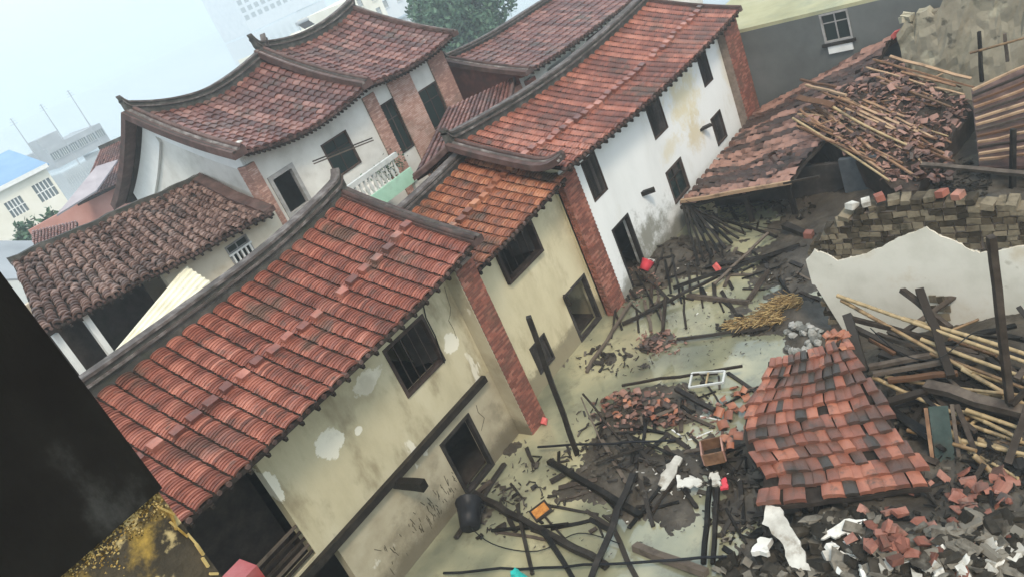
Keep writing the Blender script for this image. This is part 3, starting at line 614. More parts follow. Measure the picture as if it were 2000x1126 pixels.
SN = bil(c_); deck(Nn, SN, .08); tile_field(Nn, SN, 16, 14, 'tileB', .07, .02, 'rows'); verge(Nn, SN, 1, 1, rolls=1)
q = MB(); mnz = min(p[2] for p in c_)
q.box(c_[0][0]+.3, c_[1][0]-.3, 25.0, 25.3, 0, min(c_[0][2], c_[1][2])-.25); q.part('wall', M['brickB'], Nn)
for k in range(4):
    t = .08+.28*k; p = np.array(SN(t, .9)); q = MB(); q.box(p[0]-.08, p[0]+.08, p[1]-.08, p[1]+.08, 0, p[2]-.12); q.part('post', M['wood'], Nn)

# ================================================================== HOUSE E: old dark roof at left
Eh = thing('old_house', 'buff house under a slipping dark old tiled roof beside the swallowtail gable', 'house', (12, 28, 0))
cE = [at(22, 512, y=31.3), at(388, 350, y=30.6), at(532, 412, y=26.2), at(78, 652, y=26.0)]
S0 = bil(cE)
SE = lambda u, v: (S0(u, v)[0], S0(u, v)[1], S0(u, v)[2]-.22*math.sin(math.pi*v)*.6+.07*nz(u*9, v*4, 2))
deck(Eh, SE, .1); tile_field(Eh, SE, 26, 26, 'tileE', .09, .05, 'rows', .035, 0)
eave(Eh, SE, 26)
q = MB(); q.sweep([np.array(SE(i/20, 0)) for i in range(21)], (0, 1, 0), .35, .28, 0, -.1); q.part('ridge', M['ridge'], Eh)
q = MB(); q.sweep([np.array(SE(.985, i/10))+np.array([.05, 0, 0]) for i in range(11)], (1, 0, 0), .5, .2, 0, -.02); q.part('verge', M['verge'], Eh)
wE = rect([(438, 482), (480, 458), (502, 496), (462, 526)], 26.7)
wall(Eh, 'wall', M['wallE'], 'y', 26.7, 11.2, 16.15, 0, 6.6, [wE], .25)
window(Eh, 26.7, wE, 'glass', fm='greyframe', fw=.06)
q = MB()
for k in range(5): x = wE[0]+.1+(wE[1]-wE[0]-.2)*k/4; q.box(x-.03, x+.03, 26.62, 26.68, wE[2]-.05, wE[2]+.5)
q.box(wE[0]-.02, wE[1]+.02, 26.61, 26.69, wE[2]+.5, wE[2]+.56); q.part('window_grille', M['white'], Eh)
wall(Eh, 'back_wall', M['wallE'], 'y', 30.6, 6.5, 16.1, 0, 7.4)
q = MB(); q.box(6.4, 11.2, 28.6, 28.8, 0, 7.0); q.part('partition', M['shutter'], Eh)
for (a, b) in (((172, 628), (216, 690)), ((118, 668), (176, 744))):
    t = at(*a, y=26.4); q = MB(); q.box(t[0]-.09, t[0]+.09, 26.3, 26.5, 0, t[2]+.3); q.part('post', M['white'], Eh)
q = MB(); q.box(cE[3][0]-.2, cE[3][0]+.1, 26.6, 31, 0, 7.2); q.part('end_wall', M['wallE'], Eh)
sh = thing('corrugated_awning', 'pale cream corrugated sheet awning leaning behind the near ridge', 'awning', (9, 25, 0))
cS = [at(362, 518, y=26.4), at(412, 551, y=25.5), at(243, 724, y=23.6), at(203, 708, y=24.5)]
Sc = bil(cS); q = MB(); rows = []; nn = np.cross(cS[1]-cS[0], cS[3]-cS[0]); nn /= np.linalg.norm(nn)
for i in range(49): rows.append([np.array(Sc(i/48, j/6))+nn*.03*math.cos(i/48*2*math.pi*6) for j in range(7)])
q.grid(rows); q.grid([[p-nn*.006 for p in r][::-1] for r in rows]); q.part('sheet', M['sheet'], sh, smooth=True)
for t in (.05, .95):
    q = MB(); a, b = np.array(Sc(.05, t)), np.array(Sc(.95, t)); q.beam(a-[0, 0, .1], b-[0, 0, .1], .06, .06); q.part('purlin', M['wood'], sh)
for t in (.1, .9):
    q = MB(); p = np.array(Sc(t, .95)); q.beam((p[0], p[1], 0), p-[0, 0, .15], .07, .07); q.part('post', M['wood'], sh)

# ================================================================== grey rendered building and ruin at the upper right
G = thing('grey_building', 'flat roofed grey rendered building with one framed window beyond the white house', 'building', (36, 10, 0))
xg = 32.4
wG = [at(*c, x=xg) for c in ((1599, 30), (1652, 12), (1666, 72), (1612, 88))]
hG = (min(p[1] for p in wG[1:3]), max(wG[0][1], wG[3][1]), (wG[2][2]+wG[3][2])/2, (wG[0][2]+wG[1][2])/2-.05)
ztop = at(1560, 38, x=xg)[2]
wall(G, 'wall', M['concrete'], 'x', xg, 2.0, 17.5, -.4, ztop, [hG], .25); window(G, xg, hG, 'glass', 'x', fm='greyframe', fw=.07)
q = MB(); q.box(xg-.1, xg-.003, hG[0]+.05, hG[1]-.1, hG[2]-.42, hG[2]-.12); q.part('sill', M['white'], G); q = MB(); q.box(xg-.14, xg-.003, hG[0]-.1, hG[1]+.1, hG[2]-.115, hG[2]-.003); q.part('sill', M['shutter'], G)
wall(G, 'wall', M['concrete'], 'y', 2.0, xg+.252, 42, -.4, ztop, (), .25); wall(G, 'back_wall', M['concrete'], 'y', 17.25, xg+.252, 42, -.4, ztop, (), .25)
q = MB(); q.box(xg+.01, 42.2, 2.01, 17.49, ztop+.002, ztop+.14); q.part('flat_roof', M['terrace'], G)
rw = thing('ruined_wall', 'broken beige mud plastered wall at the upper right corner', 'wall', (31, 4, 0))
ys = np.linspace(8.6, -2, 60); ztp = lambda y: 3.3+2.2*(1-math.exp(-(8.6-y)*.35))+.5*nz(y*2.1, 1, 4)+.12*nz(y*9, 2, 1)
F_r = [[np.array([31.3+.14*nz(y*1.1, j*.45, 1)+.06*nz(y*4.1, j*1.3, 2), y, ztp(y)*j/14]) for j in range(15)] for y in ys]; B_r = [[np.array([31.85, y, ztp(y)*j/14]) for j in range(15)] for y in ys]
q = MB(); q.grid(F_r); q.grid([r[::-1] for r in B_r]); q.grid([[r[-1] for r in F_r], [r[-1] for r in B_r]]); q.grid([F_r[0], B_r[0]]); q.grid([B_r[-1], F_r[-1]])
q.part('wall_face', M['ruin'], rw)
for k in range(36):
    y = random.uniform(-1.5, 8.3); z = 3.3+2.2*(1-math.exp(-(8.6-y)*.35))+.5*nz(y*2.1, 1, 4); q = MB()
    q.obox((31.5+random.uniform(-.15, .15), y, z+.1), *axes(random.uniform(-.6, .6), .1), .28, .36, .22, random.random(), .03); q.part('block', M['ruin'], rw)

# ================================================================== far buildings and trees
def far_block(name, label, x0, x1, y0, y1, z1, m, cols, rows, zt, zb_, ww, wh, roof=None, glass='farglass'):
    t = thing(name, label, 'building', ((x0+x1)/2, y0, 0)); hs = []
    for i in range(cols):
        for j in range(rows):
            cx = x0+(x1-x0)*(i+.5)/cols; cz = zb_+(zt-zb_)*((j+.5)/rows); hs.append((cx-ww/2, cx+ww/2, cz-wh/2, cz+wh/2))
    wall(t, 'wall', M[m], 'y', y0, x0, x1, 0, z1, hs, .3); wall(t, 'wall', M[m], 'x', x0, y0+.302, y1, 0, z1, (), .3)
    wall(t, 'wall', M[m], 'x', x1-.3, y0+.302, y1, 0, z1, (), .3)
    for h in hs:
        q = MB(); q.box(h[0]+.002, h[1]-.002, y0+.15, y0+.17, h[2]+.002, h[3]-.002); p = q.part('window', M[glass], t)
        q = MB(); q.box(h[0]-.1, h[1]+.1, y0-.12, y0-.003, h[2]-.15, h[2]-.003); q.part('sill', M[m], p)
        q = MB()
        for k in (1, 2, 3): x = h[0]+(h[1]-h[0])*k/4; q.box(x-.03, x+.03, y0+.08, y0+.14, h[2], h[3])
        q.part('glazing_bar', M['white'], p)
    q = MB(); q.box(x0+.305, x1-.305, y0+.305, y1, z1-.4, z1-.1); q.part('roof_slab', M[m], t)
    return t
# cream block with blue roof, far left
bl = thing('blue_roof_building', 'cream two storey building with bright blue metal roof at far left', 'building', (28, 95, 0))
ws = [rect([(62, 362), (98, 347), (116, 380), (80, 396)], 95), rect([(8, 396), (42, 382), (58, 412), (24, 426)], 95)]
xw1 = at(100, 335, y=95)[0]-.3; zbl = at(98, 322, y=95)[2]
wall(bl, 'wall', M['farcream'], 'y', 95, 12, xw1, 0, zbl, ws, .3); wall(bl, 'wall', M['farcream'], 'x', xw1-.3, 95.305, 106, 0, zbl, (), .3)
for h in ws:
    q = MB(); q.box(h[0], h[1], 95.15, 95.18, h[2], h[3]); p = q.part('window', M['farglass'], bl); q = MB()
    for k in range(1, 5): x = h[0]+(h[1]-h[0])*k/5; q.box(x-.05, x+.05, 95.05, 95.14, h[2], h[3])
    q.box(h[0], h[1], 95.04, 95.13, (h[2]+h[3])/2-.05, (h[2]+h[3])/2+.05); q.part('window_grille', M['white'], p)
q = MB(); q.slab([(10, 94.6, zbl+.2), (xw1+.4, 94.6, zbl+.2), (xw1+.4, 102, zbl+2.9), (10, 102, zbl+2.9)], (0, -.38, .92), .15); q.part('roof', M['blue'], bl)
q = MB(); q.box(10, xw1+.2, 94.5, 94.58, zbl-.1, zbl+.35); q.part('fascia', M['white'], bl)
# grey block with aerials
x0g, x1g = at(78, 275, y=180)[0], at(208, 262, y=180)[0]
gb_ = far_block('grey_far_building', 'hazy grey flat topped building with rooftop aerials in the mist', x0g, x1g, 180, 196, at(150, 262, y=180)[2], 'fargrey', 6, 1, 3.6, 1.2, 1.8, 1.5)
q = MB(); q.box(x0g+.2, x0g+4.8, 182, 187, 3, at(88, 266, y=182)[2]); q.part('stair_head', M['fargrey'], gb_)
for i, (a, b) in enumerate((((18, 233), (60, 290)), ((82, 203), (112, 255)), ((130, 178), (176, 246)))):
    pa, pb = at(*a, y=176), at(*b, y=176); q = MB(); q.tube([(pb[0], 176, -.6), (pb[0], 176, pa[2])], [.14, .08], 6)
    for k in range(3): q.box(pb[0]-.8+.2*k, pb[0]+.8-.2*k, 175.97, 176.03, pa[2]-1.2+.5*k, pa[2]-1.13+.5*k)
    q.thing('aerial_mast', M['fargrey'], ('leftmost thin mast rising into the mist', 'middle thin mast rising into the mist', 'rightmost and tallest thin mast rising into the mist')[i], 'mast', 'masts in the mist at upper left')
# tall hazy block
xt = at(462, 10, y=430)[0]
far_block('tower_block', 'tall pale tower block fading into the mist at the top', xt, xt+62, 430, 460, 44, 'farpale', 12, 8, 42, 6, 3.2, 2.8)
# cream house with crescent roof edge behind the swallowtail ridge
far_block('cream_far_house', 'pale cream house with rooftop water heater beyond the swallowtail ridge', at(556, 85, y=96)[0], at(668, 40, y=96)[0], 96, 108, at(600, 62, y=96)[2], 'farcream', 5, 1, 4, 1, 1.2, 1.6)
hp = at(592, 47, y=98); wh_ = thing('water_heater', 'dark rooftop solar water heater on the cream far house', 'water heater', (hp[0], 98, hp[2]-.9))
q = MB(); q.tube([hp+[-1.1, 0, .3], hp+[1.1, 0, .3]], .28, 10); q.part('tank', M['fargrey'], wh_)
q = MB(); q.slab([hp+[-1.0, -1.1, -.6], hp+[1.0, -1.1, -.6], hp+[1.0, -.1, .25], hp+[-1.0, -.1, .25]], (0, -.6, .8), .08); q.part('collector', M['shutter'], wh_)
q = MB(); 
for sx in (-.9, .9): q.beam(hp+[sx, 0, .1], hp+[sx, .05, -.95], .06, .06); q.beam(hp+[sx, -1.05, -.62], hp+[sx, -1.05, -.95], .06, .06)
q.part('stand', M['fargrey'], wh_)
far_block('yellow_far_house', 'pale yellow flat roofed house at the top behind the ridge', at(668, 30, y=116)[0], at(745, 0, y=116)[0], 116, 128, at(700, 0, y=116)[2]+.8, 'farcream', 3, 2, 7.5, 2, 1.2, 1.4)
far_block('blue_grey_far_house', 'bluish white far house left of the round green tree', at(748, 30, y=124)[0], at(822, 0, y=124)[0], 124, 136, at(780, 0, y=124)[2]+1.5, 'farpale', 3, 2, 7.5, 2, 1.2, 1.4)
# pink house with red roof, far left
P = thing('pink_house', 'pink walled house with red tiled roof and lilac lean-to at far left', 'house', (22, 58, 0))
cP = [at(196, 292, y=62), at(300, 245, y=62), at(290, 330, y=58), at(150, 398, y=58)]
SP = bil(cP); deck(P, SP, .15); tile_field(P, SP, 22, 20, 'tileB', .07, .03, 'one')
q = MB(); q.sweep([np.array(SP(i/8, 0)) for i in range(9)], (0, 1, 0), .3, .3, 0, -.05); q.part('ridge', M['ridge'], P)
cL = [at(188, 325, y=58.6), at(230, 312, y=58.6), at(188, 372, y=56.4), at(110, 420, y=56.4)]
SL = bil(cL); q = MB(); q.slab([cL[0], cL[1], cL[2], cL[3]], (0, -.4, .9), .12); q.part('lean_to', M['lilac'], P)
wp0 = at(150, 400, y=59)[0]
wall(P, 'wall', M['pinkwall'], 'y', 59, wp0-3.5, at(262, 400, y=59)[0]+4, 0, cP[3][2]-.1, [(wp0-1.2, wp0-.8, .5, 3.5), (wp0+1.6, wp0+2.0, .5, 3.5)], .3); wall(P, 'wall', M['pinkwall'], 'x', wp0-3.5, 59.302, 66, 0, 4.5, (), .3)
# low dull roofs at the left edge
lr = thing('low_outhouse', 'low dark red roofed outhouse below the pink house', 'shed', (15, 48, 0))
cO = [at(62, 452, y=49), at(150, 432, y=49), at(150, 478, y=46.5), at(60, 500, y=46.5)]
SO = bil(cO); deck(lr, SO, .12); tile_field(lr, SO, 14, 12, 'tileB', .07, .03, 'one')
q = MB(); q.box(cO[3][0]+.2, cO[2][0]-.2, 47, 48.8, 0, min(p[2] for p in cO)-.1); q.part('wall', M['fargrey'], lr)
lr2 = thing('grey_shed', 'low grey sheet roofed shed at the left edge of the picture', 'shed', (12, 45, 0))
cO = [at(-20, 470, y=45), at(62, 470, y=45), at(100, 540, y=40), at(0, 545, y=40)]
q = MB(); q.slab(cO, (0, -.3, .95), .12); q.part('roof', M['fargrey'], lr2)
q = MB(); q.box(cO[0][0], cO[1][0], 41, 44, 0, min(p[2] for p in cO)-.15); q.part('wall', M['wallB'], lr2)
def tree(name, label, c, r, n, trunk_h, leaf=.3):
    t = thing(name, label, 'tree', (c[0], c[1], -.5))
    q = MB(); q.tube([(c[0], c[1], -.5), (c[0]+.15, c[1], trunk_h*.5), (c[0], c[1]+.1, trunk_h), (c[0], c[1], c[2])], [.4, .3, .25, .1], 8)
    for k in range(7):
        a = k*.9; e = np.array([c[0]+math.cos(a)*r[0]*.6, c[1]+math.sin(a)*r[1]*.6, c[2]+random.uniform(-.2, .4)*r[2]]); q.tube([(c[0], c[1], trunk_h*.9), (np.array([c[0], c[1], trunk_h])+e)/2, e], [.16, .1, .04], 6)
    q.part('trunk', M['bark'], t)
    q = MB(); cl = []
    for k in range(46):
        d = RNG.normal(0, 1, 3); d /= np.linalg.norm(d); d *= RNG.uniform(.45, .95); cl.append((np.array(c)+d*r, RNG.uniform(.22, .42)*r[0]))
    for k in range(n):
        cc_, cr_ = cl[RNG.integers(len(cl))]; d = RNG.normal(0, 1, 3); d /= np.linalg.norm(d); p = cc_+d*cr_*RNG.uniform(.6, 1.05)
        a = RNG.normal(0, 1, 3); a /= np.linalg.norm(a); b = np.cross(a, RNG.normal(0, 1, 3)); b /= np.linalg.norm(b); s = leaf*RNG.uniform(.6, 1.4)
        q.face([p-a*s, p+b*s*.5, p+a*s, p-b*s*.5], RNG.random())
    q.part('crown', M['leaf'], t, kind='stuff'); return t
ct = at(900, 8, y=62)
tree('round_tree', 'large round green tree rising in the mist behind the roofs', (ct[0], 62, ct[2]-.8), np.array([6.0, 5.0, 5.0]), 14000, 1.5, .3)
ct = at(80, 448, y=66); tree('shrub_tree', 'small green tree in front of the blue roofed building', (ct[0], 66, ct[2]-.6), np.array([2.6, 2, 1.6]), 1500, 1.2, .25)

# ================================================================== dark near wall at lower left
nw = thing('near_wall', 'mould stained shade-dark corner of the nearest building at lower left', 'wall', (-2, 5.5, 0))
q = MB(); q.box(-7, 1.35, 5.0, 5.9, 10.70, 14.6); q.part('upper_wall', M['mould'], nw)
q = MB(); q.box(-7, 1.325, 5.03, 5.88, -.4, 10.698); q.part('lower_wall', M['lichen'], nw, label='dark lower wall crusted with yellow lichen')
q = MB()
for k in range(900):       # crust of lichen lumps under the ledge
    x = 1.32-abs(random.gauss(0, 1))*.55; z = 10.69-abs(random.gauss(0, .06+.05*nz(x*6, 1, 2)**2)); s = random.uniform(.003, .010)
    if x < -.6: continue
    c = np.array([x, 5.032, z]); q.obox(c, *axes(None, .6), s*1.6, s*1.2, s, random.random(), s*.2)
q.part('lichen_crust', mat('lichen_crust', [(.06, .04, .015), (.26, .16, .04), (.46, .34, .14)], .9, 9, .9, 0, None), nw, kind='stuff')
q = MB()
for k in range(26):
    q.beam((1.318-random.random()*.05, 5.02, 10.6-k*.09+random.gauss(0, .03)), (1.318-random.random()*.05, 5.018, 10.5-k*.09), .02, .014, rnd=random.random())
q.part('lichen_streaks', bpy.data.materials['lichen_crust'], nw, kind='stuff')
rc = thing('red_post_cap', 'red painted block at the bottom edge beside the dark wall', 'post', (2.4, 8, 0))
pc = at(468, 1090, y=8.3)
q = MB(); q.box(pc[0]-.42, pc[0], 7.95, 8.3, pc[2]-.5, pc[2]); q.part('cap', M['redcap'], rc)
q = MB(); q.box(pc[0]-.36, pc[0]-.06, 8.0, 8.25, -.4, pc[2]-.5); q.part('post', M['concrete'], rc)

# ================================================================== broken wall in the yard
def onground(px, py, dz=0):
    z = .2
    for _ in range(6): p = at(px, py, z=z); z = max(0, gh(p[0], p[1]))+dz
    return at(px, py, z=z)
bw = thing('broken_wall', 'broken white plastered wall with bare blocks along its torn top', 'wall', (17.8, 5, 0))
xw = 17.6
topP = [(p[1], p[2]) for p in (at(*c, x=xw) for c in ((1574, 492), (1600, 455), (1650, 420), (1700, 402), (1780, 388), (1850, 390), (1930, 398), (2000, 402), (2080, 400), (2200, 400)))]
plP = [(p[1], p[2]) for p in (at(*c, x=xw) for c in ((1574, 505), (1592, 488), (1612, 492), (1636, 507), (1668, 500), (1700, 492), (1730, 478), (1762, 460), (1810, 443), (1838, 462), (1866, 470), (1890, 484), (1914, 493), (1950, 488), (2000, 478), (2080, 470), (2200, 470)))]
def interp(P, y): return float(np.interp(-y, [-a for a, _ in P], [b for _, b in P]))
yl = topP[0][0]; yr_ = topP[-1][0]
q = MB(); ys = np.linspace(yl-.12, yr_, 50)
for i in range(49):
    a, b = ys[i], ys[i+1]; za, zb_ = interp(topP, a)-.16, interp(topP, b)-.16
    q.hexa([(xw+.06, b, -.3), (xw+.42, b, -.3), (xw+.42, a, -.3), (xw+.06, a, -.3), (xw+.06, b, zb_), (xw+.42, b, zb_), (xw+.42, a, za), (xw+.06, a, za)], random.random())
q.part('wall_core', M['mortar'], bw)
z = .3; k = 0
while z < 4:
    y = yl-(k % 2)*.12-random.random()*.08
    hgt = random.uniform(.13, .18)
    while y > yr_:
        l_ = random.uniform(.17, .30); yc = y-l_/2; tp = interp(topP, yc); pb = interp(plP, yc)
        edge = y > yl-.45
        if (z+hgt/2 < tp-.02 and z+hgt > pb-.12) or (edge and z < tp-.1):
            top_row = z+hgt*1.5 > tp-.02
            q = MB(); d = random.uniform(-.03, .03) if not edge else random.uniform(-.06, .06)
            q.obox((xw+.21+d*.5, yc, z+hgt/2+random.gauss(0, .01)), *axes(random.gauss(0, .05 if not top_row else .2), .03 if not top_row else .1), .40+d, l_-.025, hgt-.025, random.random(), .018)
            q.part('block', M['adobe'], bw)
        y -= l_
    z += hgt; k += 1
dense = []
for i in range(len(plP)-1):
    for t in np.linspace(0, 1, 5)[:-1]:
        a = plP[i]; b = plP[i+1]; dense.append((a[0]+(b[0]-a[0])*t, a[1]+(b[1]-a[1])*t+random.gauss(0, .02)))
q = MB(); left = [(yl-.02, interp(plP, yl)), (yl-.06, 1.9), (yl-.14, 1.3), (yl-.2, .8), (yl-.42, .4), (yl-.55, -.2)]
rows_t = [(y_, z_) for y_, z_ in dense]
for i in range(len(rows_t)-1):
    (a, za), (b, zb_) = rows_t[i], rows_t[i+1]
    if a-b < .004: continue
    la = max(-.2, np.interp(-a, [.02-yl, .55-yl], [1.6, -.2])) if a > yl-.55 else -.2; lb = max(-.2, np.interp(-b, [.02-yl, .55-yl], [1.6, -.2])) if b > yl-.55 else -.2
    q.hexa([(xw-.03, b, lb), (xw+.055, b, lb), (xw+.055, a, la), (xw-.03, a, la), (xw-.03, b, zb_), (xw+.055, b, zb_), (xw+.055, a, za), (xw-.03, a, za)])
q.part('plaster', mat('plaster_torn', [(.50, .475, .40), (.64, .61, .53), (.72, .69, .62)], .85, .7, 0, 0, (.48, .40, .27), .75, .7, .3, 14, .2, None, .52, 8, [((.30, .27, .20), 1.6, .66, .75, .6)]), bw)
for k, (px, py) in enumerate(((1665, 404), (1692, 398), (1718, 388), (1580, 460), (1840, 380), (1872, 384))):
    p = at(px, py, x=xw+.2); q = MB(); q.obox(p+[0, 0, .04], *axes(random.uniform(-.5, .5), .15), .26, .2, .14, random.random(), .012)
    q.thing('loose_brick', M['pwhite'] if k < 2 else M['brick'], ('first pale brick perched on the broken wall top from its left end', 'second pale brick perched on the broken wall top', 'third brick perched on the broken wall top, reddish', 'red brick lying at the left end of the broken wall', 'red brick on the broken wall top, left of two together', 'red brick on the broken wall top, right of two together')[k], 'brick', 'bricks perched on the broken wall')
for k in range(11):
    p = at(1822+(k % 3)*14+random.gauss(0, 2), 583+(k//3)*18+random.gauss(0, 2), x=xw-.03); q = MB(); q.obox(p, *axes(random.gauss(0, .06), .04), .06, .16, .2, random.random(), .012); q.part('block', M['adobe'], bw)
# ================================================================== poles, beams and planks
def pole(kind, label, a, b, w=.1, group=None, cat='timber', h=None, roll=None):
    p0 = at(a[0], a[1], z=a[2]) if a[2] is not None else onground(a[0], a[1], w*.4); p1 = at(b[0], b[1], z=b[2]) if b[2] is not None else onground(b[0], b[1], w*.4)
    return wpole(kind, label, p0, p1, w, group, cat, h, roll)
NAMES = {'timber': 'black_timber', 'wood': 'wood_plank', 'batten': 'roof_batten', 'bamboo': 'bamboo_pole', 'black': 'metal_rod', 'white': 'white_strip'}
def wpole(kind, label, p0, p1, w=.1, group=None, cat='timber', h=None, roll=None):
    q = MB(); L = np.linalg.norm(p1-p0)
    if kind == 'bamboo':
        n = max(3, int(L/.28)); pts, rad = [], []; r = w/2
        bend = RNG.normal(0, .012*L, 3); bend[2] = -abs(bend[2])*.6
        for i in range(n+1):
            t = i/n; p = p0+(p1-p0)*t+bend*math.sin(math.pi*t); d = (p1-p0)/L; rr = r*(1-.25*t)
            pts += [p-d*.012, p, p+d*.012]; rad += [rr, rr*1.14, rr]
        pts = pts[1:-1]; rad = rad[1:-1]; q.tube(pts, rad, 7, random.random())
        return q.thing(NAMES[kind], M[kind], label, cat, group, smooth=True)
    q.beam(p0, p1, w, h or w*.75, segs=max(3, int(L/.5)), jit=(0.006 if cat == 'post' else .014)*min(1, L/2), taper=random.uniform(.8, 1.05), roll=random.uniform(-.4, .4) if roll is None else roll, rnd=random.random())
    return q.thing(NAMES[kind], M[kind], label, cat, group)
def standing(label, base, toppx, w, kind='timber', cat='post', z0=None):
    p0 = onground(*base) if z0 is None else at(*base, z=z0); best = None
    for z in np.linspace(.5, 7, 200):
        p = p0+[0, 0, z]; v = R3@(p-[0, 0, H]); py = 563+FPX*v[1]/v[2]
        if best is None or abs(py-toppx[1]) < best[0]: best = (abs(py-toppx[1]), z)
    p1 = p0+np.array([0, 0, best[1]]); t = at(*toppx, depth=(R3@(p1-[0, 0, H]))[2])
    return wpole(kind, label, p0-[0, 0, .25], t, w, None, cat, w*.85, 0)
standing('tall black post standing in the flood before the yellow house', (1126, 886), (1032, 618), .15)
standing('dark post standing in front of the broken white wall', (1978, 850), (1936, 462), .14, 'wood', z0=.6)
standing('dark post at the right edge behind the broken wall', (1976, 385), (1979, 252), .16, z0=.3)
F_ = 'dark beams strewn in the flooded yard'
for kind, lab, a, b, w_ in (
    ('timber', 'long black beam slanting over the water towards the bottom edge', (1236, 925, .45), (1150, 1140, .25), .14),
    ('black', 'thin black rod running across the bottom of the flooded yard', (866, 1118, .12), (1420, 1086, .3), .05),
    ('timber', 'thick black beam crossing from the ochre wall towards the bottom', (925, 962, .12), (1185, 1105, .12), .16),
    ('timber', 'black beam lying below the foot of the standing post', (1072, 900, .2), (1252, 1006, .1), .15),
    ('timber', 'dark pole floating right of the small tile heap', (1322, 662, .12), (1502, 638, .14), .11),
    ('black', 'thin rod lying behind the foot of the standing black post', (1050, 872, .25), (1320, 858, .3), .05),
    ('wood', 'brown pole slanting in the water before the yellow house', (1146, 726, .05), (1232, 590, .12), .10),
    ('wood', 'flat plank floating left of the straw heap', (1344, 577, .06), (1462, 590, .06), .18),
    ('wood', 'short plank leaning up from the water near the straw', (1462, 586, .05), (1500, 528, .25), .14),
    ('timber', 'black beam lying beneath the broken wall corner', (1315, 562, .2), (1562, 478, .3), .16),
    ('timber', 'dark beam just below the one at the wall corner', (1378, 522, .15), (1550, 492, .2), .12),
    ('wood', 'grey plank among the dark beams by the wall corner', (1430, 515, .12), (1548, 486, .2), .12),
    ('timber', 'long beam reaching from the pillar foot over the debris', (1215, 632, .1), (1400, 540, .3), .12),
    ('wood', 'thin stick crossing the yard towards the fallen roof', (1395, 555, .2), (1500, 455, .4), .08),
    ('timber', 'stubby black beam left of the broken wall end', (1532, 440, .35), (1590, 462, .3), .24),
    ('timber', 'left one of two parallel dark rails near the bottom', (1386, 950, .3), (1374, 1100, .2), .10),
    ('timber', 'right one of two parallel dark rails near the bottom', (1402, 952, .3), (1392, 1100, .2), .09),
    ('wood', 'broken board end beside the ochre house wall', (960, 940, .1), (905, 985, .1), .14),
    ('timber', 'dark beam lying along the foot of the ochre wall', (985, 905, .08), (890, 1050, .05), .13),
    ('timber', 'short dark beam sloping above the orange tile heap', (1320, 758, .5), (1395, 800, .3), .13),
    ('wood', 'thin pole along the upper edge of the orange tile heap', (1215, 752, .3), (1450, 714, .35), .08),
    ('wood', 'thin bent stick left of the orange tile heap', (1138, 768, .75), (1212, 858, .15), .05),
    ('wood', 'second thin stick left of the orange tile heap', (1135, 775, .7), (1172, 858, .15), .035),
    ('timber', 'dark stick lying across the mud below the standing post', (1165, 905, .25), (1255, 870, .35), .07),
    ('wood', 'short stick upright in the water above the small tile heap', (1300, 580, .6), (1294, 650, .2), .10),
    ('timber', 'dark splinter in the bottom left of the flood', (1130, 960, .05), (1150, 935, .06), .08),
    ('timber', 'dark angled board near the orange picture board', (1075, 940, .08), (1120, 915, .1), .12),
    ('wood', 'grey pole half sunk below the crossing black beam', (1275, 1000, .25), (1318, 935, .3), .07),
    ('timber', 'dark beam crossing low left of the long slanting beam', (960, 1035, .1), (1110, 1022, .12), .07),
    ('timber', 'black stick crossing the thick beam at the bottom', (1010, 985, .15), (1040, 1120, .06), .08),
    ('timber', 'dark beam falling to the bottom edge past the long rod', (1060, 1035, .2), (1120, 1130, .1), .12),
    ('wood', 'dim green board sunk at the bottom of the yard', (1240, 1066, .06), (1380, 1118, .1), .2)):
    pole(kind, lab, a, b, w_, F_)
for (cx, cy, rx, ry, n_, where) in ((1360, 530, 110, 50, 40, 'between the red bucket and the broken wall'), (1110, 960, 140, 90, 34, 'around the orange picture board'), (1280, 840, 110, 60, 34, 'round the orange tile heap'), (1250, 550, 60, 60, 22, 'before the white house door'), (1430, 960, 50, 90, 16, 'beside the two parallel rails'), (1400, 420, 60, 25, 14, 'under the edge of the fallen roof'), (1540, 540, 30, 50, 8, 'at the left end of the broken wall'), (1380, 760, 50, 50, 12, 'around the white window sash')):
    for k in range(n_):
        px, py = random.uniform(cx-rx, cx+rx), random.uniform(cy-ry, cy+ry); l_ = random.choice((random.uniform(15, 50), random.uniform(40, 120))); an = random.choice((random.gauss(-.3, .3), random.gauss(.6, .4), random.gauss(1.4, .3)))
        pole(random.choice(('timber', 'timber', 'wood')), 'splintered dark board end lying '+where, (px, py, None), (px+l_*math.cos(an), py+l_*math.sin(an), None), random.uniform(.05, .13), 'splintered boards '+where, 'timber', .035)
# slats fanned out under the fallen roof edge by the white wall
for k in range(9):
    a = (1332+k*5, 392+k*3, 1.25-.04*k); b = (1365+k*13, 520-k*9, .12)
    pole('timber', 'dark slat fanned out below the fallen roof beside the white wall', a, b, .09, 'slats hanging under the fallen roof')
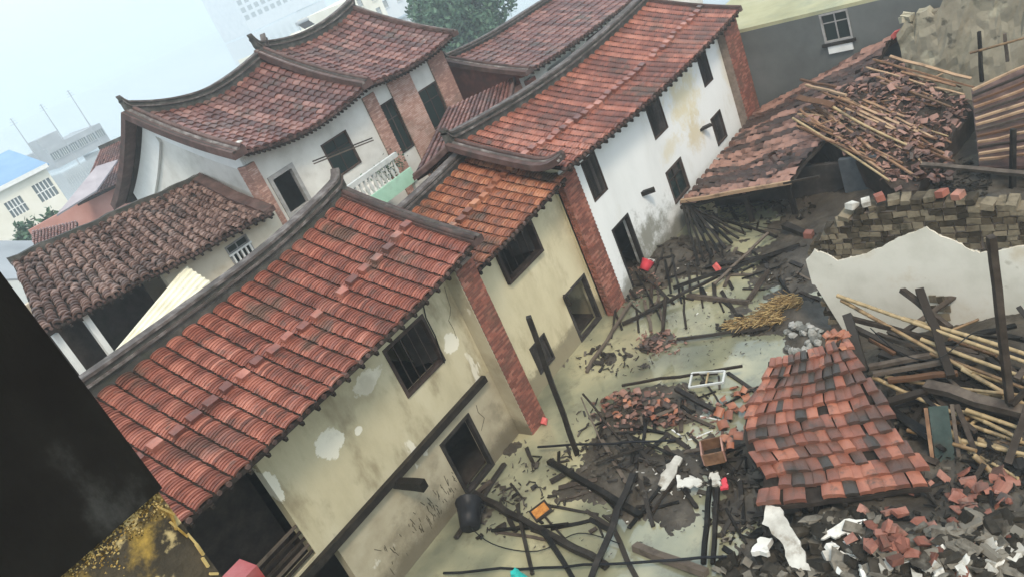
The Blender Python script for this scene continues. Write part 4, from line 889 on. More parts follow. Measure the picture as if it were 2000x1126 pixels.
# timber heap at the right
TG = 'timbers heaped before the broken wall'
for i, (kind, a, b, w_) in enumerate((
    ('bamboo', (1636, 577, 1.95), (2020, 712, 1.75), .10), ('bamboo', (1644, 586, 1.85), (1900, 728, 1.5), .10), ('bamboo', (1765, 622, 1.75), (2020, 696, 1.85), .11), ('bamboo', (1800, 662, 1.6), (2020, 742, 1.6), .10),
    ('bamboo', (1818, 690, 1.5), (2020, 765, 1.5), .09), ('bamboo', (1706, 736, 1.2), (1880, 812, 1.1), .10), ('bamboo', (1730, 735, 1.15), (1990, 770, 1.4), .09), ('bamboo', (1880, 720, 1.5), (2020, 800, 1.3), .10),
    ('bamboo', (1850, 762, 1.2), (2020, 822, 1.2), .10), ('bamboo', (1888, 800, 1.1), (2020, 845, 1.1), .10), ('bamboo', (1890, 828, 1.0), (2020, 870, 1.0), .09), ('bamboo', (1880, 860, .9), (2020, 890, 1.0), .10),
    ('wood', (1650, 618, 1.75), (1830, 665, 1.5), .13), ('wood', (1698, 716, 1.35), (1852, 686, 1.5), .12), ('wood', (1706, 730, 1.3), (1862, 702, 1.45), .11), ('wood', (1735, 785, 1.15), (1812, 762, 1.25), .16),
    ('wood', (1808, 752, 1.35), (2020, 808, 1.3), .22), ('wood', (1796, 566, 2.1), (1858, 735, 1.45), .18), ('wood', (1762, 566, 2.0), (1856, 640, 1.7), .14), ('timber', (1655, 615, 1.85), (1688, 725, 1.2), .20),
    ('timber', (1668, 640, 1.6), (1790, 700, 1.3), .14), ('timber', (1700, 660, 1.45), (1850, 720, 1.2), .15), ('timber', (1720, 690, 1.3), (1900, 760, 1.1), .15), ('timber', (1740, 800, .95), (1830, 860, .8), .16),
    ('wood', (1868, 790, 1.3), (1920, 920, .7), .10), ('wood', (1880, 968, .75), (1922, 906, .9), .10), ('wood', (1968, 905, .9), (2008, 790, 1.4), .13), ('batten', (1735, 742, 1.3), (1870, 728, 1.45), .12),
    ('batten', (1700, 660, 1.5), (1748, 690, 1.35), .1), ('timber', (1900, 770, 1.1), (2020, 860, .9), .14), ('timber', (1840, 830, .8), (2010, 930, .8), .15), ('wood', (1985, 740, 1.6), (2020, 700, 1.7), .12),
    ('wood', (1975, 790, 1.5), (2020, 745, 1.6), .1), ('timber', (1930, 700, 1.3), (2020, 790, 1.2), .13), ('timber', (1990, 600, 1.9), (2030, 650, 1.8), .1))):
    nm = {'bamboo': 'yellow bamboo pole in the timber heap before the broken wall', 'wood': 'grey weathered plank in the timber heap before the broken wall', 'timber': 'black wet beam in the timber heap before the broken wall', 'batten': 'pale brown board in the timber heap before the broken wall'}[kind]
    pole(kind, nm, a, b, w_, TG+' ('+kind+')', 'pole' if kind == 'bamboo' else 'timber')
for k in range(46):
    px, py = random.uniform(1690, 1960), random.uniform(640, 900); kind = random.choice(('bamboo', 'timber', 'wood', 'timber', 'bamboo')); zz = np.interp(py, [640, 900], [1.2, .75])
    l_ = random.uniform(90, 200); a = random.gauss(.35, .22) if random.random() < .8 else random.gauss(-.3, .3)
    nm = {'bamboo': 'short bamboo length buried in the timber heap', 'wood': 'short grey plank buried in the timber heap', 'timber': 'short black beam buried in the timber heap'}[kind]
    pole(kind, nm, (px, py, zz), (px+l_*math.cos(a), py+l_*math.sin(a), zz-.1+random.random()*.3), random.uniform(.07, .14), 'buried lengths in the timber heap ('+kind+')', 'pole' if kind == 'bamboo' else 'timber')
dp = thing('door_panel', 'green door panel with pale wood edge upright in the timber heap', 'door', tuple(at(1850, 920, z=.6)))
pt, pb_ = at(1832, 792, z=1.55), at(1850, 925, z=.5); ax = np.array([.35, -.94, 0])
q = MB(); q.beam(pb_, pt, .34, .05, up=(1, .3, 0)); q.part('panel', mat('green_paint', [(.018, .03, .027), (.035, .052, .046), (.06, .08, .07)], .6, 3, .3, 0, (.04, .028, .02), .8, 2.5), dp)
q = MB(); q.beam(pb_-ax*.22, pt-ax*.22, .07, .07, up=(1, .3, 0)); q.part('edge_strip', M['batten'], dp); q = MB(); q.beam(pb_+ax*.24, pt+ax*.24, .07, .07, up=(1, .3, 0)); q.part('edge_strip', M['wood'], dp)

# ================================================================== fallen tiled roof slab, lower right
SLb = thing('fallen_roof_slab', 'fallen slab of red and grey roof tiles lying on the rubble', 'roof', (12.5, 6, 0))
cS = [at(1500, 705, z=1.75), at(1650, 665, z=1.9), at(1818, 950, z=1.12), at(1488, 990, z=1.12)]
Sb_ = bil(cS)
SS = lambda u, v: (Sb_(u, v)[0], Sb_(u, v)[1], Sb_(u, v)[2]+.045*nz(u*4, v*5, 5)-.06*math.sin(math.pi*v)*math.sin(math.pi*min(1, max(0, u)))+.03)
SS2 = lambda u, v: SS(u + (-.20*math.sin(math.pi*min(1, max(0, (v-.1)/.7)))*(1-u)), v)
deck(SLb, SS2, .1, 12, 10, drop=.05)
tile_field(SLb, SS2, 13, 12, 'tileS', .022, .095, 'tiles', .022, .03, nseg=5, gap=-.06, stag=1.3)
for k in range(5):
    a, b = np.array(SS2(.08+.21*k, .0)), np.array(SS2(.08+.21*k, 1.0)); q = MB(); q.beam(a-[0, 0, .22], b-[0, 0, .22], .1, .1); q.part('rafter', M['timber'], SLb)
# tile shapes for loose tiles
def tile_mesh(w, l, arch, th, mt, broken=0):
    q = MB(); n = 5; T, B_ = [], []
    bk0, bk1 = random.uniform(.1, .9), random.uniform(.1, .9)
    for e in (-1, 1):
        r = []
        for k in range(n+1):
            t = k/n; bk = bk0+(bk1-bk0)*t+random.uniform(-.08, .08); yy = e*l/2*(1 if not broken or e < 0 else bk); r.append(np.array([(t-.5)*w, yy, arch*(1-(2*t-1)**2)]))
        T.append(r); B_.append([p-np.array([0, 0, th]) for p in r])
    q.grid(T); q.grid([B_[1], B_[0]]); q.grid([T[1], B_[1]]); q.grid([B_[0], T[0]])
    q.face([T[0][0], T[1][0], B_[1][0], B_[0][0]]); q.face([T[1][-1], T[0][-1], B_[0][-1], B_[1][-1]])
    me = q.mesh('loose_tile'); me.materials.append(M[mt]); return me
def scatter_tiles(n, region, zf, meshes, label, group, tilt=.5, s=(.7, 1.1)):
    for k in range(n):
        px, py = region(); p = zf(px, py); o = bpy.data.objects.new('loose_tile', random.choice(meshes)); COL.objects.link(o); o.location = p
        o.rotation_euler = (random.gauss(0, tilt), random.gauss(0, tilt), random.uniform(0, 6.28)); sc = random.uniform(*s); o.scale = (sc, sc, sc); tag(o, label, 'roof tile', group)
def ell(cx, cy, rx, ry, sl=0):
    def f():
        a = random.uniform(0, 6.283); r = math.sqrt(random.random()); x = r*math.cos(a)*rx; return cx+x, cy+r*math.sin(a)*ry+sl*x
    return f
tmS = [tile_mesh(.26, .28, .05, .016, 'tileS', i % 2) for i in range(5)]; tmO = [tile_mesh(.24, .26, .05, .016, 'tileM', i % 2) for i in range(5)]; tmF = [tile_mesh(.26, .3, .055, .016, 'tileF', i % 2) for i in range(6)]
scatter_tiles(24, ell(1440, 815, 40, 60), lambda a, b: onground(a, b, random.uniform(.04, .3)), tmO, 'loose orange tile sliding off the left edge of the fallen slab', 'tiles at the slab edge', .3)
scatter_tiles(84, ell(1255, 798, 82, 36, .12), lambda a, b: onground(a, b, random.uniform(.03, .2)), tmO[:3]+tmF+tmS[:2], 'orange tile in the low heap in the middle of the yard', 'tiles in the orange heap', .3, (.45, .8))
scatter_tiles(24, ell(1286, 666, 36, 22, -.1), lambda a, b: onground(a, b, random.uniform(.03, .14)), tmF, 'brown tile in the small heap standing in the water', 'tiles in the small water heap', .3, (.4, .8))
scatter_tiles(10, ell(1635, 665, 22, 18), lambda a, b: at(a, b, z=1.9), tmO, 'bright orange tile at the top of the fallen slab', 'tiles topping the slab', .3)
scatter_tiles(20, ell(1930, 960, 70, 45), lambda a, b: onground(a, b, .06), tmS, 'broken tile on the rubble right of the fallen slab', 'tiles right of the slab', .5)

# ================================================================== fallen house beside the white wall (upper right)
FH = thing('collapsed_house', 'collapsed house with sagging brown tiled roof against the white house', 'house', (27, 11, 0))
def SFh(u, v):
    x = 23.7+8.4*u; y1 = 14.72; y0 = 10.5-1.6*u; y = y0+(y1-y0)*v
    return (x, y, 1.12+(y1-y)*(.115+.24*u)+.13*nz(x*.9, y*1.3, 8)-.25*math.exp(-((u-.35)/.2)**2)*math.sin(math.pi*v))
deck(FH, SFh, .12, 14, 8); tile_field(FH, SFh, 21, 20, 'tileF', .07, .06, 'rows', .035, 0)
for (x, y) in ((24.0, 14.3), (24.2, 12.4), (24.4, 10.9), (28, 10.6), (31, 9.6), (28, 14.2), (31.5, 14.3)):
    u = (x-23.7)/8.4; yy0 = 10.5-1.6*u; v = (y-yy0)/(14.72-yy0); z = SFh(u, v)[2]-.16; q = MB(); q.beam((x, y, -.2), (x, y, z), .16, .16, up=(1, 0, 0), segs=2); q.part('post', M['timber'], FH)
q = MB(); q.beam(at(1330, 393, x=23.62), at(1545, 356, x=23.62), .09, .12, segs=4, jit=.02); q.part('verge_board', M['batten'], FH)
q = MB(); q.beam(at(1530, 358, x=23.6), at(1600, 345, z=1.75), .07, .07); q.part('verge_board', M['wood'], FH)
q = MB(); q.box(25.6, 25.8, 8.8, 14.4, -.2, 1.2); q.part('inner_wall', M['shutter'], FH)
q = MB(); q.box(25.2, 25.4, 8.2, 9.4, -.2, 1.5); q.part('inner_wall', mat('blue_grey_render', [(.04, .046, .052), (.065, .072, .08), (.09, .10, .108)], .8, 2, 0), FH)
# heap of earth and boards under the fallen slope
cH = [at(1552, 225, z=2.45), at(1735, 105, z=3.0), at(1900, 205, z=1.75), at(1775, 378, z=.95)]
Hb = bil(cH)
SH = lambda u, v: (Hb(u, v)[0], Hb(u, v)[1], Hb(u, v)[2]-.14+.22*nz(u*7, v*6, 3)+.12*nz(u*17, v*15, 1)+.1*math.sin(math.pi*u)*math.sin(math.pi*v))
q = MB(); T = [[np.array(SH(i/24, j/20)) for j in range(21)] for i in range(25)]; q.grid(T)
for edge in ([r[0] for r in T], [r[-1] for r in T], T[0], T[-1]):
    q.grid([edge, [np.array([p[0]+(27-p[0])*.06, p[1]+(8-p[1])*.06, max(-.2, p[2]-(1.0 if edge is T[0] else 3))]) for p in edge]])
q.part('fallen_roof_earth', mat('brown_earth', [(.014, .010, .008), (.034, .024, .018), (.07, .05, .038)], .7, 2.2, 0, 0, (.03, .024, .02), .7, 1.6, .9, 10), FH, smooth=False)
BG = 'battens splayed over the collapsed house'
bt = [((1552, 222), (1775, 374)), ((1562, 215), (1792, 364)), ((1576, 211), (1802, 345)), ((1590, 213), (1792, 333)), ((1547, 234), (1745, 362)), ((1600, 206), (1850, 322)), ((1620, 202), (1846, 304)), ((1640, 196), (1842, 288)),
      ((1655, 191), (1842, 266)), ((1602, 186), (1832, 254)), ((1642, 180), (1838, 243)), ((1700, 126), (1890, 180)), ((1716, 120), (1886, 167)), ((1728, 118), (1880, 159)), ((1692, 137), (1886, 193)), ((1702, 151), (1880, 208)),
      ((1720, 166), (1872, 202)), ((1570, 240), (1700, 330)), ((1580, 228), (1760, 330)), ((1665, 215), (1800, 270)), ((1690, 205), (1842, 255)), ((1610, 222), (1790, 315)), ((1560, 255), (1680, 320)), ((1735, 180), (1860, 222)), ((1628, 214), (1815, 300)), ((1750, 140), (1885, 174))]
def onheap(px, py, dz):
    best = None; p = None
    z = 2.2
    for _ in range(12):
        p = at(px, py, z=z)
        # invert bilinear patch roughly by nearest sample
        d = [(abs(t[0]-p[0])+abs(t[1]-p[1]), t[2]) for r in T for t in r]; z = .5*z+.5*(min(d)[1]+dz)
    return at(px, py, z=z)
for i, (a, b) in enumerate(bt):
    p0, p1 = onheap(*a, .16), onheap(*b, .12)
    wpole('batten' if i % 4 else 'bamboo', 'pale brown batten splayed over the collapsed house' if i % 4 else 'bamboo pole splayed over the collapsed house', p0+RNG.normal(0, .10, 3), p1+(p0-p1)*max(0, random.gauss(0, .22))+RNG.normal(0, .22, 3)*[1, 1, .3], random.uniform(.06, .11), BG+('' if i % 4 else ' (bamboo)'), 'batten' if i % 4 else 'pole', .05)
for i in range(34):
    t = random.random(); a = (1556+t*150+random.gauss(0, 8), 228-t*30+random.gauss(0, 14)); l_ = random.uniform(70, 200); an = random.gauss(.44, .06) if random.random() < .6 else random.uniform(-.6, 1.2); b = (min(1862, a[0]+l_*math.cos(an)), a[1]+l_*math.sin(an))
    wpole('batten', 'short brown batten lying among the splayed ones', onheap(*a, .1), onheap(*b, .1), random.uniform(.05, .1), 'short battens on the collapsed house', 'batten', .04)
pole('batten', 'broad pale plank at the left edge of the collapsed roof', (1558, 190, 2.75), (1626, 206, 2.7), .22, None, 'plank', .05)
pole('batten', 'upper of two short battens jutting before the grey wall', (1564, 156, 2.95), (1632, 170, 3.0), .1, None, 'batten')
pole('batten', 'lower of two short battens jutting before the grey wall', (1574, 166, 2.9), (1652, 186, 2.95), .1, None, 'batten')
zf_ = lambda a, b: onheap(a, b, random.uniform(.02, .22))
scatter_tiles(36, ell(1735, 158, 58, 20, .35), zf_, tmF, 'pinkish tile in the upper row of tiles on the collapsed house', 'tiles in the upper row', .4)
scatter_tiles(46, ell(1822, 318, 44, 36, .1), zf_, tmF, 'pale broken tile at the lower corner of the collapsed house', 'tiles in the lower corner', .4)
scatter_tiles(36, ell(1690, 232, 80, 22, .3), zf_, tmF, 'brown tile lying between the battens of the collapsed house', 'tiles between the battens', .4)
scatter_tiles(14, ell(1520, 320, 30, 30, -.3), lambda a, b: at(a, b, x=24.2+random.random()*1.5), tmF, 'broken tile at the open edge of the sagging brown roof', 'tiles at the open roof edge', .4)
q = MB()
for k in range(1000):
    t = T[RNG.integers(1, 24)][RNG.integers(1, 20)]; p = t+RNG.normal(0, .12, 3)*[1, 1, .3]+[0, 0, .05]; l_ = random.uniform(.08, .26)
    q.obox(p, *axes(None, .35), l_, l_*random.uniform(.3, .9), .02, random.random(), .012)
q.part('tile_chips', M['tileF'], FH, kind='stuff')
for k, (a, b) in enumerate((((1640, 148), (1662, 130)), ((1742, 74), (1768, 55)))):
    p0, p1 = at(*a, x=32.0), at(*b, x=32.0); q = MB(); q.beam(p0, p1, .2, .18, segs=3, jit=.02); q.thing('ridge_tile', M['redcap'], ('lower bright red ridge tile against the grey wall', 'upper bright red ridge tile against the grey wall')[k], 'roof tile')
vg = [at(1478, 240, x=32.25), at(1560, 196, x=32.25), at(1640, 150, x=32.25), at(1740, 82, x=32.25), at(1830, 22, x=32.25)]
q = MB(); 
for i in range(4): q.beam(vg[i], vg[i+1], .25, .22, segs=4, jit=.03)
q.part('abutting_verge', M['verge'], FH)
# battened roof at the right edge
for k in range(13):
    a = (1899+k*1.2, 176+k*11.3, 2.55-.1*k); b = (2030, 118+k*15, 2.75-.1*k)
    pole('wood' if k % 3 == 1 else 'batten', 'brown slat of the stripped roof at the right edge', a, b, .10, 'slats of the stripped roof', 'batten', .06, 0)
SRt = thing('stripped_roof', 'dark boarding of the stripped roof at the right edge', 'roof', tuple(at(1960, 300, z=0)))
cR = [at(1896, 170, z=2.45), at(2040, 110, z=2.6), at(2040, 318, z=1.2), at(1912, 322, z=1.2)]
deck(SRt, bil(cR), .1, 6, 6, 'verge', .08)
for t in (.05, .9):
    p = np.array(bil(cR)(t, .5)); q = MB(); q.beam((p[0], p[1], -.1), (p[0], p[1], p[2]-.15), .14, .14, up=(1, 0, 0)); q.part('post', M['timber'], SRt)
pole('wood', 'long grey pole crossing the right edge above the broken wall', (1800, 322, 1.6), (2030, 342, 1.5), .14, None, 'pole')
pole('wood', 'upper grey plank lying on the mud at the right edge', (1905, 360, .4), (2030, 372, .5), .2, None, 'plank'); pole('wood', 'lower grey plank lying on the mud at the right edge', (1905, 372, .35), (2030, 385, .4), .2, None, 'plank')
pole('bamboo', 'pale bamboo pole across the ruined beige wall', (1895, 104, 3.0), (2030, 66, 3.3), .09, None, 'pole')
wpole('timber', 'dark stake before the ruined beige wall', at(1918, 160, x=29.5), at(1912, 62, x=29.5), .13, None, 'post'); wpole('wood', 'reddish stake before the ruined beige wall', at(1968, 120, x=29.5), at(1962, 66, x=29.5), .13, None, 'post')

# ================================================================== rubble, bricks and lumps, bottom right
def slabpx(poly, z, mt, label, cat, name, th=.05, tilt=(0, 0), group=None):
    dn = []
    for i_ in range(len(poly)):
        a_, b_ = poly[i_], poly[(i_+1) % len(poly)]
        for t_ in (0, .3, .5, .8): dn.append((a_[0]+(b_[0]-a_[0])*t_+random.gauss(0, 2.2 if t_ else .5), a_[1]+(b_[1]-a_[1])*t_+random.gauss(0, 2.2 if t_ else .5)))
    poly = dn; c = np.mean(poly, axis=0); pc = at(c[0], c[1], z=z) if z is not None else onground(c[0], c[1], th+.02); P = []
    for px, py in poly:
        zz = pc[2]
        for _ in range(3): p = at(px, py, z=zz); zz = pc[2]+(p[0]-pc[0])*tilt[0]+(p[1]-pc[1])*tilt[1]
        P.append(p)
    n = np.array([-tilt[0], -tilt[1], 1]); q = MB(); q.slab(P[::-1], n, th); return q.thing(name, M[mt], label, cat, group)
slabpx([(1497, 983), (1487, 1022), (1530, 1062), (1546, 1112), (1584, 1114), (1572, 1075), (1552, 1040), (1536, 1012), (1522, 988)], .95, 'pwhite', 'large torn white plaster sheet hanging below the fallen slab', 'plaster', 'plaster_sheet', .05, (.6, .1))
slabpx([(1478, 1052), (1508, 1049), (1502, 1076), (1466, 1076)], .7, 'pwhite', 'white plaster block left of the torn plaster sheet', 'plaster', 'plaster_lump', .12)
slabpx([(1603, 1052), (1648, 1012), (1690, 1012), (1728, 1044), (1704, 1056), (1664, 1038), (1640, 1046)], .95, 'pwhite', 'jagged white plaster piece under the middle of the fallen slab', 'plaster', 'plaster_lump', .06, (.3, .2))
slabpx([(1645, 1056), (1680, 1046), (1728, 1086), (1700, 1092)], .9, 'pwhite', 'long white plaster shard pointing down right', 'plaster', 'plaster_lump', .06, (.2, -.1))
slabpx([(1284, 946), (1300, 905), (1322, 889), (1333, 892), (1318, 928), (1302, 958)], .25, 'pwhite', 'white board lying on the mud of the yard', 'board', 'white_board', .05, (.1, .1))
slabpx([(1321, 926), (1334, 936), (1352, 928), (1371, 936), (1366, 946), (1340, 948), (1322, 950)], .3, 'pwhite', 'white torn scrap right of the white board', 'scrap', 'white_scrap', .04)
slabpx([(1386, 922), (1402, 920), (1411, 940), (1390, 946)], .35, 'pwhite', 'white crumpled scrap beside the red chip', 'scrap', 'white_scrap', .06)
slabpx([(1404, 936), (1418, 932), (1422, 950), (1406, 954)], .35, 'red', 'small red chip beside the white scraps', 'scrap', 'red_chip', .06)
for k in range(34):
    px, py = random.uniform(1600, 1990), random.uniform(1062, 1124); p = onground(px, py, .1); q = MB()
    q.obox(p, *axes(None, .5), random.uniform(.1, .3), random.uniform(.1, .22), random.uniform(.05, .12), random.random(), .04); q.thing('plaster_lump', M['pwhite'], 'small white plaster lump in the rubble along the bottom edge', 'plaster', 'white lumps in the bottom rubble')
bm = []
M['brickdirty'] = mat('brick_muddy', [(.12, .05, .036), (.22, .085, .06), (.34, .17, .13)], .75, 3, .5, .8, (.06, .045, .034), .8, 3.0, .6, 25)
for i in range(16):
    q = MB(); dx, dy, dz = random.choice(((.25, .13, .085), (.15, .13, .085), (.22, .2, .03), (.14, .12, .1), (.3, .16, .05), (.1, .09, .06)))
    if i % 3 == 0:      # lump broken off a wall
        n = 6; rows = []
        for j in range(5):
            th = math.pi*j/4; rows.append([np.array([math.sin(th)*math.cos(2*math.pi*k/n)*dx*.62, math.sin(th)*math.sin(2*math.pi*k/n)*dy*.75, dz*.7*math.cos(th)])*random.uniform(.7, 1.25) for k in range(n)])
        q.grid(rows, .5, True)
    else: q.obox((0, 0, 0), np.array([1., 0, 0]), np.array([0, 1., 0]), np.array([0, 0, 1.]), dx, dy, dz, random.random(), .02)
    for nm, mt in (('g', 'greybrick'), ('r', 'brickdirty')):
        me = q.mesh('loose_brick'); me.materials.append(M[mt]); bm.append((nm, me))
gm = [m for n_, m in bm if n_ == 'g']; rm = [m for n_, m in bm if n_ == 'r']
def put(me, px, py, dz, label, group, name='loose_brick', cat='brick', tilt=.35, s=1, p=None):
    p = onground(px, py, dz) if p is None else p; o = bpy.data.objects.new(name, me); COL.objects.link(o); o.location = p; o.rotation_euler = (random.gauss(0, tilt), random.gauss(0, tilt), random.uniform(0, 6.28)); o.scale = (s, s, s); return tag(o, label, cat, group)
for k in range(170):
    bx_ = random.uniform(1400, 2000); wh_b = ('left of the torn white plaster sheet' if bx_ < 1490 else 'beside the torn white plaster sheet' if bx_ < 1620 else 'among the white lumps at the bottom edge' if bx_ < 1830 else 'in the bottom right corner of the rubble')
    put(random.choice(gm), bx_, 1126-abs(random.gauss(0, 45)), random.uniform(.02, .14), 'grey brick piece '+wh_b, 'grey brick pieces '+wh_b, s=random.choice((.6, .8, 1, 1.2, 1.7)))
for k in range(60): put(random.choice(gm), random.uniform(1820, 2000), random.uniform(1000, 1080), random.uniform(.03, .2), 'grey brick in the heap right of the fallen slab', 'grey bricks right of the slab', s=random.uniform(.9, 1.3))
for k in range(40): put(random.choice(gm), random.uniform(1545, 1800), random.uniform(985, 1040), 0, 'grey brick in the wall stub under the fallen slab', 'grey bricks under the slab', tilt=.12, p=at(random.uniform(1545, 1790), random.uniform(1000, 1040), z=random.uniform(.75, 1.0)), s=1.2)
for k in range(34): put(random.choice(rm), random.uniform(1640, 2000), random.uniform(920, 1120), random.uniform(.04, .16), 'red brick scattered through the rubble at lower right', 'red bricks in the rubble')
q = MB(); pc = onground(1745, 1070, .1)
for k in range(24): q.obox(pc+RNG.normal(0, 1, 3)*[.16, .16, .08]+[0, 0, .12], *axes(None, .4), .2, .16, .1, random.random(), .03)
q.thing('brick_cluster', M['brickdirty'], 'mortared lump of red brickwork among white plaster at the bottom', 'brickwork')
stm = []
for i in range(5):
    q = MB(); n = 7; rows = []
    for j in range(5):
        th = math.pi*j/4; rows.append([np.array([math.sin(th)*math.cos(2*math.pi*k/n), math.sin(th)*math.sin(2*math.pi*k/n), .7*math.cos(th)])*(.12*random.uniform(.75, 1.2)) for k in range(n)])
    q.grid(rows, .5, True); me = q.mesh('stone'); me.materials.append(M['stone']); stm.append(me)
for k in range(26): put(random.choice(stm), random.uniform(1535, 1605), random.uniform(632, 688), random.uniform(.02, .1), 'grey stone below the straw at the broken wall end', 'stones at the wall end', 'stone', 'stone', .6, random.uniform(.6, 1.2))
# straw heap
q = MB()
for k in range(1100):
    px, py = (ell(1526, 602, 44, 26, -.35) if k % 3 else ell(1478, 622, 62, 12, -.2))(); p = onground(px, py, random.uniform(.04, .24)); a = random.gauss(1.9, .45); d = np.array([math.cos(a), math.sin(a), random.gauss(-.1, .25)])*random.uniform(.12, .3); q.beam(p, p+d, .012, .012, segs=1, rnd=random.random())
q.thing('straw_heap', M['straw'], 'yellow straw heap at the foot of the broken wall', 'straw', kind='stuff')
# litter of splinters and chips
def litter(n, regs, mt, label, name, size, flat=.35, cat='debris', dz=.02):
    q = MB()
    for k in range(n):
        px, py = random.choice(regs)(); p = onground(px, py, dz+random.random()*.05); l_ = random.uniform(*size)
        q.obox(p, *axes(None, .3), l_, l_*random.choice((.08, .12, .2, .5)), l_*random.uniform(.08, flat), random.random(), l_*.08)
    return q.thing(name, M[mt], label, cat, kind='stuff')
yard = [ell(1240, 545, 60, 45), ell(1320, 500, 80, 40), ell(1400, 520, 60, 25), ell(1230, 820, 120, 55), ell(1190, 890, 90, 40), ell(1250, 920, 110, 50), ell(960, 990, 70, 60), ell(1350, 820, 60, 60), ell(1420, 960, 60, 90), ell(1060, 940, 90, 60), ell(1530, 540, 40, 40), ell(1200, 700, 80, 30), ell(1440, 640, 60, 15)]
heap = [ell(2180, 960, 170, 150), ell(2120, 760, 120, 90), ell(1700, 1060, 300, 70), ell(1900, 930, 110, 110), ell(1780, 760, 150, 90), ell(1560, 880, 120, 120), ell(1880, 350, 60, 40), ell(1480, 400, 110, 40)]
litter(420, yard, 'timber', 'black splinters and twigs floating over the flooded yard', 'wood_litter', (.05, .30), .12)
litter(420, yard, 'mud', 'muddy clods and chips strewn over the yard', 'mud_litter', (.06, .2))
litter(320, [ell(1250, 800, 100, 45), ell(1290, 668, 50, 26), ell(1400, 840, 50, 60), ell(1230, 560, 60, 40)], 'tileF', 'tile chips around the yard heaps', 'tile_chips', (.05, .16))
litter(1500, heap, 'greybrick', 'grey brick chips filling the rubble', 'brick_chips', (.05, .2)); litter(500, heap, 'timber', 'black splinters filling the rubble heaps', 'splinters', (.08, .4), .15)
litter(700, [ell(1250, 640, 160, 110), ell(1150, 960, 260, 130), ell(1400, 640, 130, 70), ell(1300, 820, 150, 90)], 'mud', 'fine silt crumbs and bark floating on the flood water', 'bark_litter', (.02, .08), .2)
litter(90, [ell(1350, 930, 120, 40), ell(1700, 1080, 280, 45), ell(1230, 980, 120, 50), ell(1400, 560, 120, 60)], 'pwhite', 'scattered white plaster flecks over yard and rubble', 'plaster_flecks', (.03, .09))
for lab, P_ in (('thin black cable sagging from the fallen roof into the yard', ((1340, 392, 1.4), (1400, 420, .9), (1470, 440, .55), (1530, 450, .4))), ('thin black cable looping over the timber heap', ((1700, 640, 1.9), (1760, 690, 1.7), (1830, 700, 1.75), (1900, 650, 2.0), (1960, 640, 2.1))), ('thin wire trailing over the bottom of the yard', ((900, 1010, .15), (960, 1060, .1), (1050, 1075, .12), (1130, 1040, .12), (1210, 1060, .12)))):
    q = MB(); C_ = [at(a, b, z=c) for a, b, c in P_]; pts = []
    for i in range(len(C_)-1):
        p_, q0, q1, q2 = C_[max(i-1, 0)], C_[i], C_[i+1], C_[min(i+2, len(C_)-1)]
        for t in np.linspace(0, 1, 7)[:-1]: pts.append(.5*((2*q0)+(q1-p_)*t+(2*p_-5*q0+4*q1-q2)*t*t+(3*q0-p_-3*q1+q2)*t**3))
    q.tube(pts+[C_[-1]], .014, 5); q.thing('cable', M['wire'], lab, 'cable')
# ---- small things in the yard
bx = thing('picture_board', 'orange patterned board in a dark frame floating by the ochre house', 'board', tuple(onground(1056, 997, .05)))
po = onground(1056, 997, .08); ax_ = [np.array([.85, -.5, .1]), np.array([.5, .85, .12]), np.array([-.14, -.05, .99])]
q = MB(); q.obox(po, *ax_, .42, .34, .04); q.part('board', M['orange'], bx)
q = MB()
for s in (-1, 1): q.obox(po+ax_[0]*.225*s, *ax_, .05, .42, .07); q.obox(po+ax_[1]*.185*s, *ax_, .4, .05, .07)
q.part('frame', M['timber'], bx)
bag = thing('black_bin', 'black plastic bin on its side against the ochre wall foot', 'bin', tuple(onground(930, 1030, 0)))
po = onground(925, 1040, .0); q = MB(); ang = np.linspace(0, 2*math.pi, 15)[:-1]; d = np.array([.75, .55, .2]); d /= np.linalg.norm(d); a = np.cross(d, (0, 0, 1)); a /= np.linalg.norm(a); b = np.cross(d, a)
prof = [(0, .02), (0, .25), (.35, .29), (.7, .33), (.72, .36), (.75, .36), (.75, .32), (.3, .27)]
q.grid([[po+[0, 0, .22]+d*t+(a*math.cos(w_)+b*math.sin(w_))*r for w_ in ang] for t, r in prof], .5, True); q.part('body', M['black'], bag, smooth=True)
q = MB(); po2 = po+d*.35+a*.32+[0, 0, .2]; q.tube([po2, po2+a*.1+d*.1, po2+d*.25], .02, 6); q.part('handle', M['black'], bag)
tl = at(1012, 1128, z=.3); q = MB(); rows = []
for j in range(6):
    r = .23*(1-.12*j); rows.append([tl+np.array([math.cos(2*math.pi*k/12)*r*(1+.15*math.sin(3*k+j)), math.sin(2*math.pi*k/12)*r*(1+.12*math.cos(2*k+j)), -.28+.1*j+.02*math.sin(k*2)]) for k in range(12)])
q.grid(rows, .5, True); q.face(rows[-1]); q.thing('teal_basin', M['teal'], 'crumpled turquoise plastic basin at the bottom edge', 'basin', smooth=False)
rb = thing('red_bucket', 'bright red plastic bucket on the debris by the white house door', 'bucket', tuple(onground(1262, 515)))
po = onground(1262, 518, .18); d = np.array([.5, -.2, .4]); d /= np.linalg.norm(d); a = np.cross(d, (0, 0, 1)); a /= np.linalg.norm(a); b = np.cross(d, a)
q = MB(); prof = [(0, .01), (0, .17), (.18, .19), (.34, .22), (.36, .235), (.37, .22), (.33, .2), (.05, .15)]
q.grid([[po+d*(t-.18)+(a*math.cos(w_)+b*math.sin(w_))*r for w_ in ang] for t, r in prof], .5, True); q.part('body', M['red'], rb, smooth=True)
q = MB(); q.tube([po+d*.16+a*.21, po+d*.28+a*.12+b*.15, po+d*.3+b*.22, po+d*.28-a*.12+b*.15, po+d*.16-a*.21], .012, 5); q.part('handle', M['white'], rb)
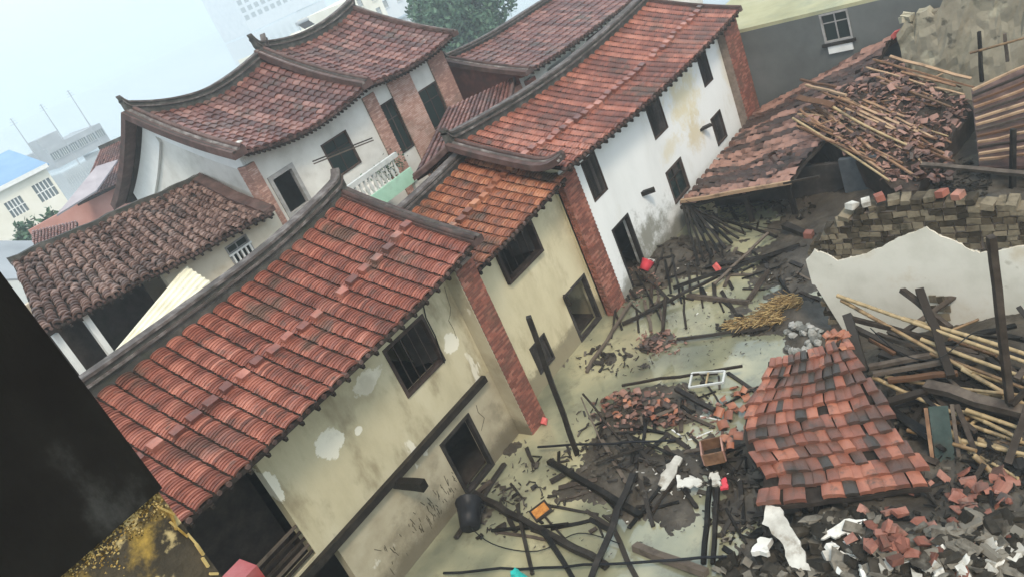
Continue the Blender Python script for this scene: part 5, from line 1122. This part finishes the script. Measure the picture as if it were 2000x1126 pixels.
for k, (px, py, s) in enumerate(((1312, 435, .2), (1400, 522, .26), (1063, 822, .2))):
    p = onground(px, py, .1); q = MB(); q.obox(p, *axes(None, .3), s, s*.6, s*.4, .5, .02); q.thing('red_lump', M['redcap'], ('small red lump below the fallen roof slats', 'red lump among the dark beams of the yard', 'pink red lump at the foot of the brick pier')[k], 'debris')
cr = thing('wooden_crate', 'pinkish wooden crate at the left corner of the fallen slab', 'crate', tuple(onground(1390, 890)))
po = at(1392, 880, z=.55); ax_ = axes(.5, .05)
for s in (-1, 1):
    q = MB(); q.obox(po+ax_[0]*.28*s, *ax_, .04, .46, .3); q.part('side', M['batten'], cr); q = MB(); q.obox(po+ax_[1]*.24*s, *ax_, .52, .04, .3); q.part('side', M['brickB'], cr)
q = MB(); q.obox(po-ax_[2]*.14, *ax_, .52, .44, .03); q.part('bottom', M['timber'], cr)
q = MB(); q.beam(po-[0, 0, .15], (po[0], po[1], 0), .3, .3, up=(1, 0, 0)); q.part('block', M['timber'], cr)
wf = thing('window_sash', 'white window sash lying above the orange tile heap', 'window sash', tuple(at(1380, 740, z=.3)))
P4 = [at(1346, 756, z=.32), at(1352, 728, z=.32), at(1416, 724, z=.4), at(1412, 746, z=.4)]
for i in range(4):
    q = MB(); q.beam(P4[i], P4[(i+1) % 4], .05, .05); q.part('rail', M['balus'], wf)
q = MB(); q.beam((P4[0]+P4[3])/2, (P4[1]+P4[2])/2, .04, .04); q.part('rail', M['bamboo'], wf)
for k, (a, b) in enumerate((((1368, 812), (1418, 822)), ((1345, 858), (1392, 840)), ((1402, 888), (1432, 872)), ((1402, 888), (1414, 852)), ((1312, 838), (1332, 852)))):
    pole('white', 'thin pale stick in the litter beside the fallen slab', (*a, None), (*b, None), .035, 'pale sticks beside the slab', 'stick')
wr = thing('white_chair', 'white barred chair toppled at the corner of the white house', 'chair', tuple(onground(1205, 545)))
po = onground(1202, 545, .35); ax_ = [np.array([.75, .5, -.42]), np.array([-.4, .86, .3]), np.array([.5, -.05, .86])]
for k in range(5):
    q = MB(); q.beam(po+ax_[2]*(.2*k-.4)-ax_[0]*.22, po+ax_[2]*(.2*k-.4)+ax_[0]*.22, .04, .03); q.part('slat', M['white'], wr)
for s in (-1, 1):
    q = MB(); q.beam(po-ax_[2]*.55+ax_[0]*.23*s, po+ax_[2]*.45+ax_[0]*.23*s, .04, .04); q.part('frame', M['white'], wr)

# ================================================================== haze
hz = MB(); hz.box(-400, 1300, -400, 1300, -1.6, 46)
hm = bpy.data.materials.new('haze'); hm.use_nodes = True; n = hm.node_tree.nodes; n.remove(n['Principled BSDF'])
pv = n.new('ShaderNodeVolumePrincipled'); pv.inputs['Color'].default_value = (.88, .95, .99, 1); pv.inputs['Density'].default_value = .0015; pv.inputs['Anisotropy'].default_value = .2
hm.node_tree.links.new(pv.outputs[0], n['Material Output'].inputs['Volume'])
ho = hz.thing('haze', hm, 'pale rain mist filling the air over the village', 'haze', kind='stuff')
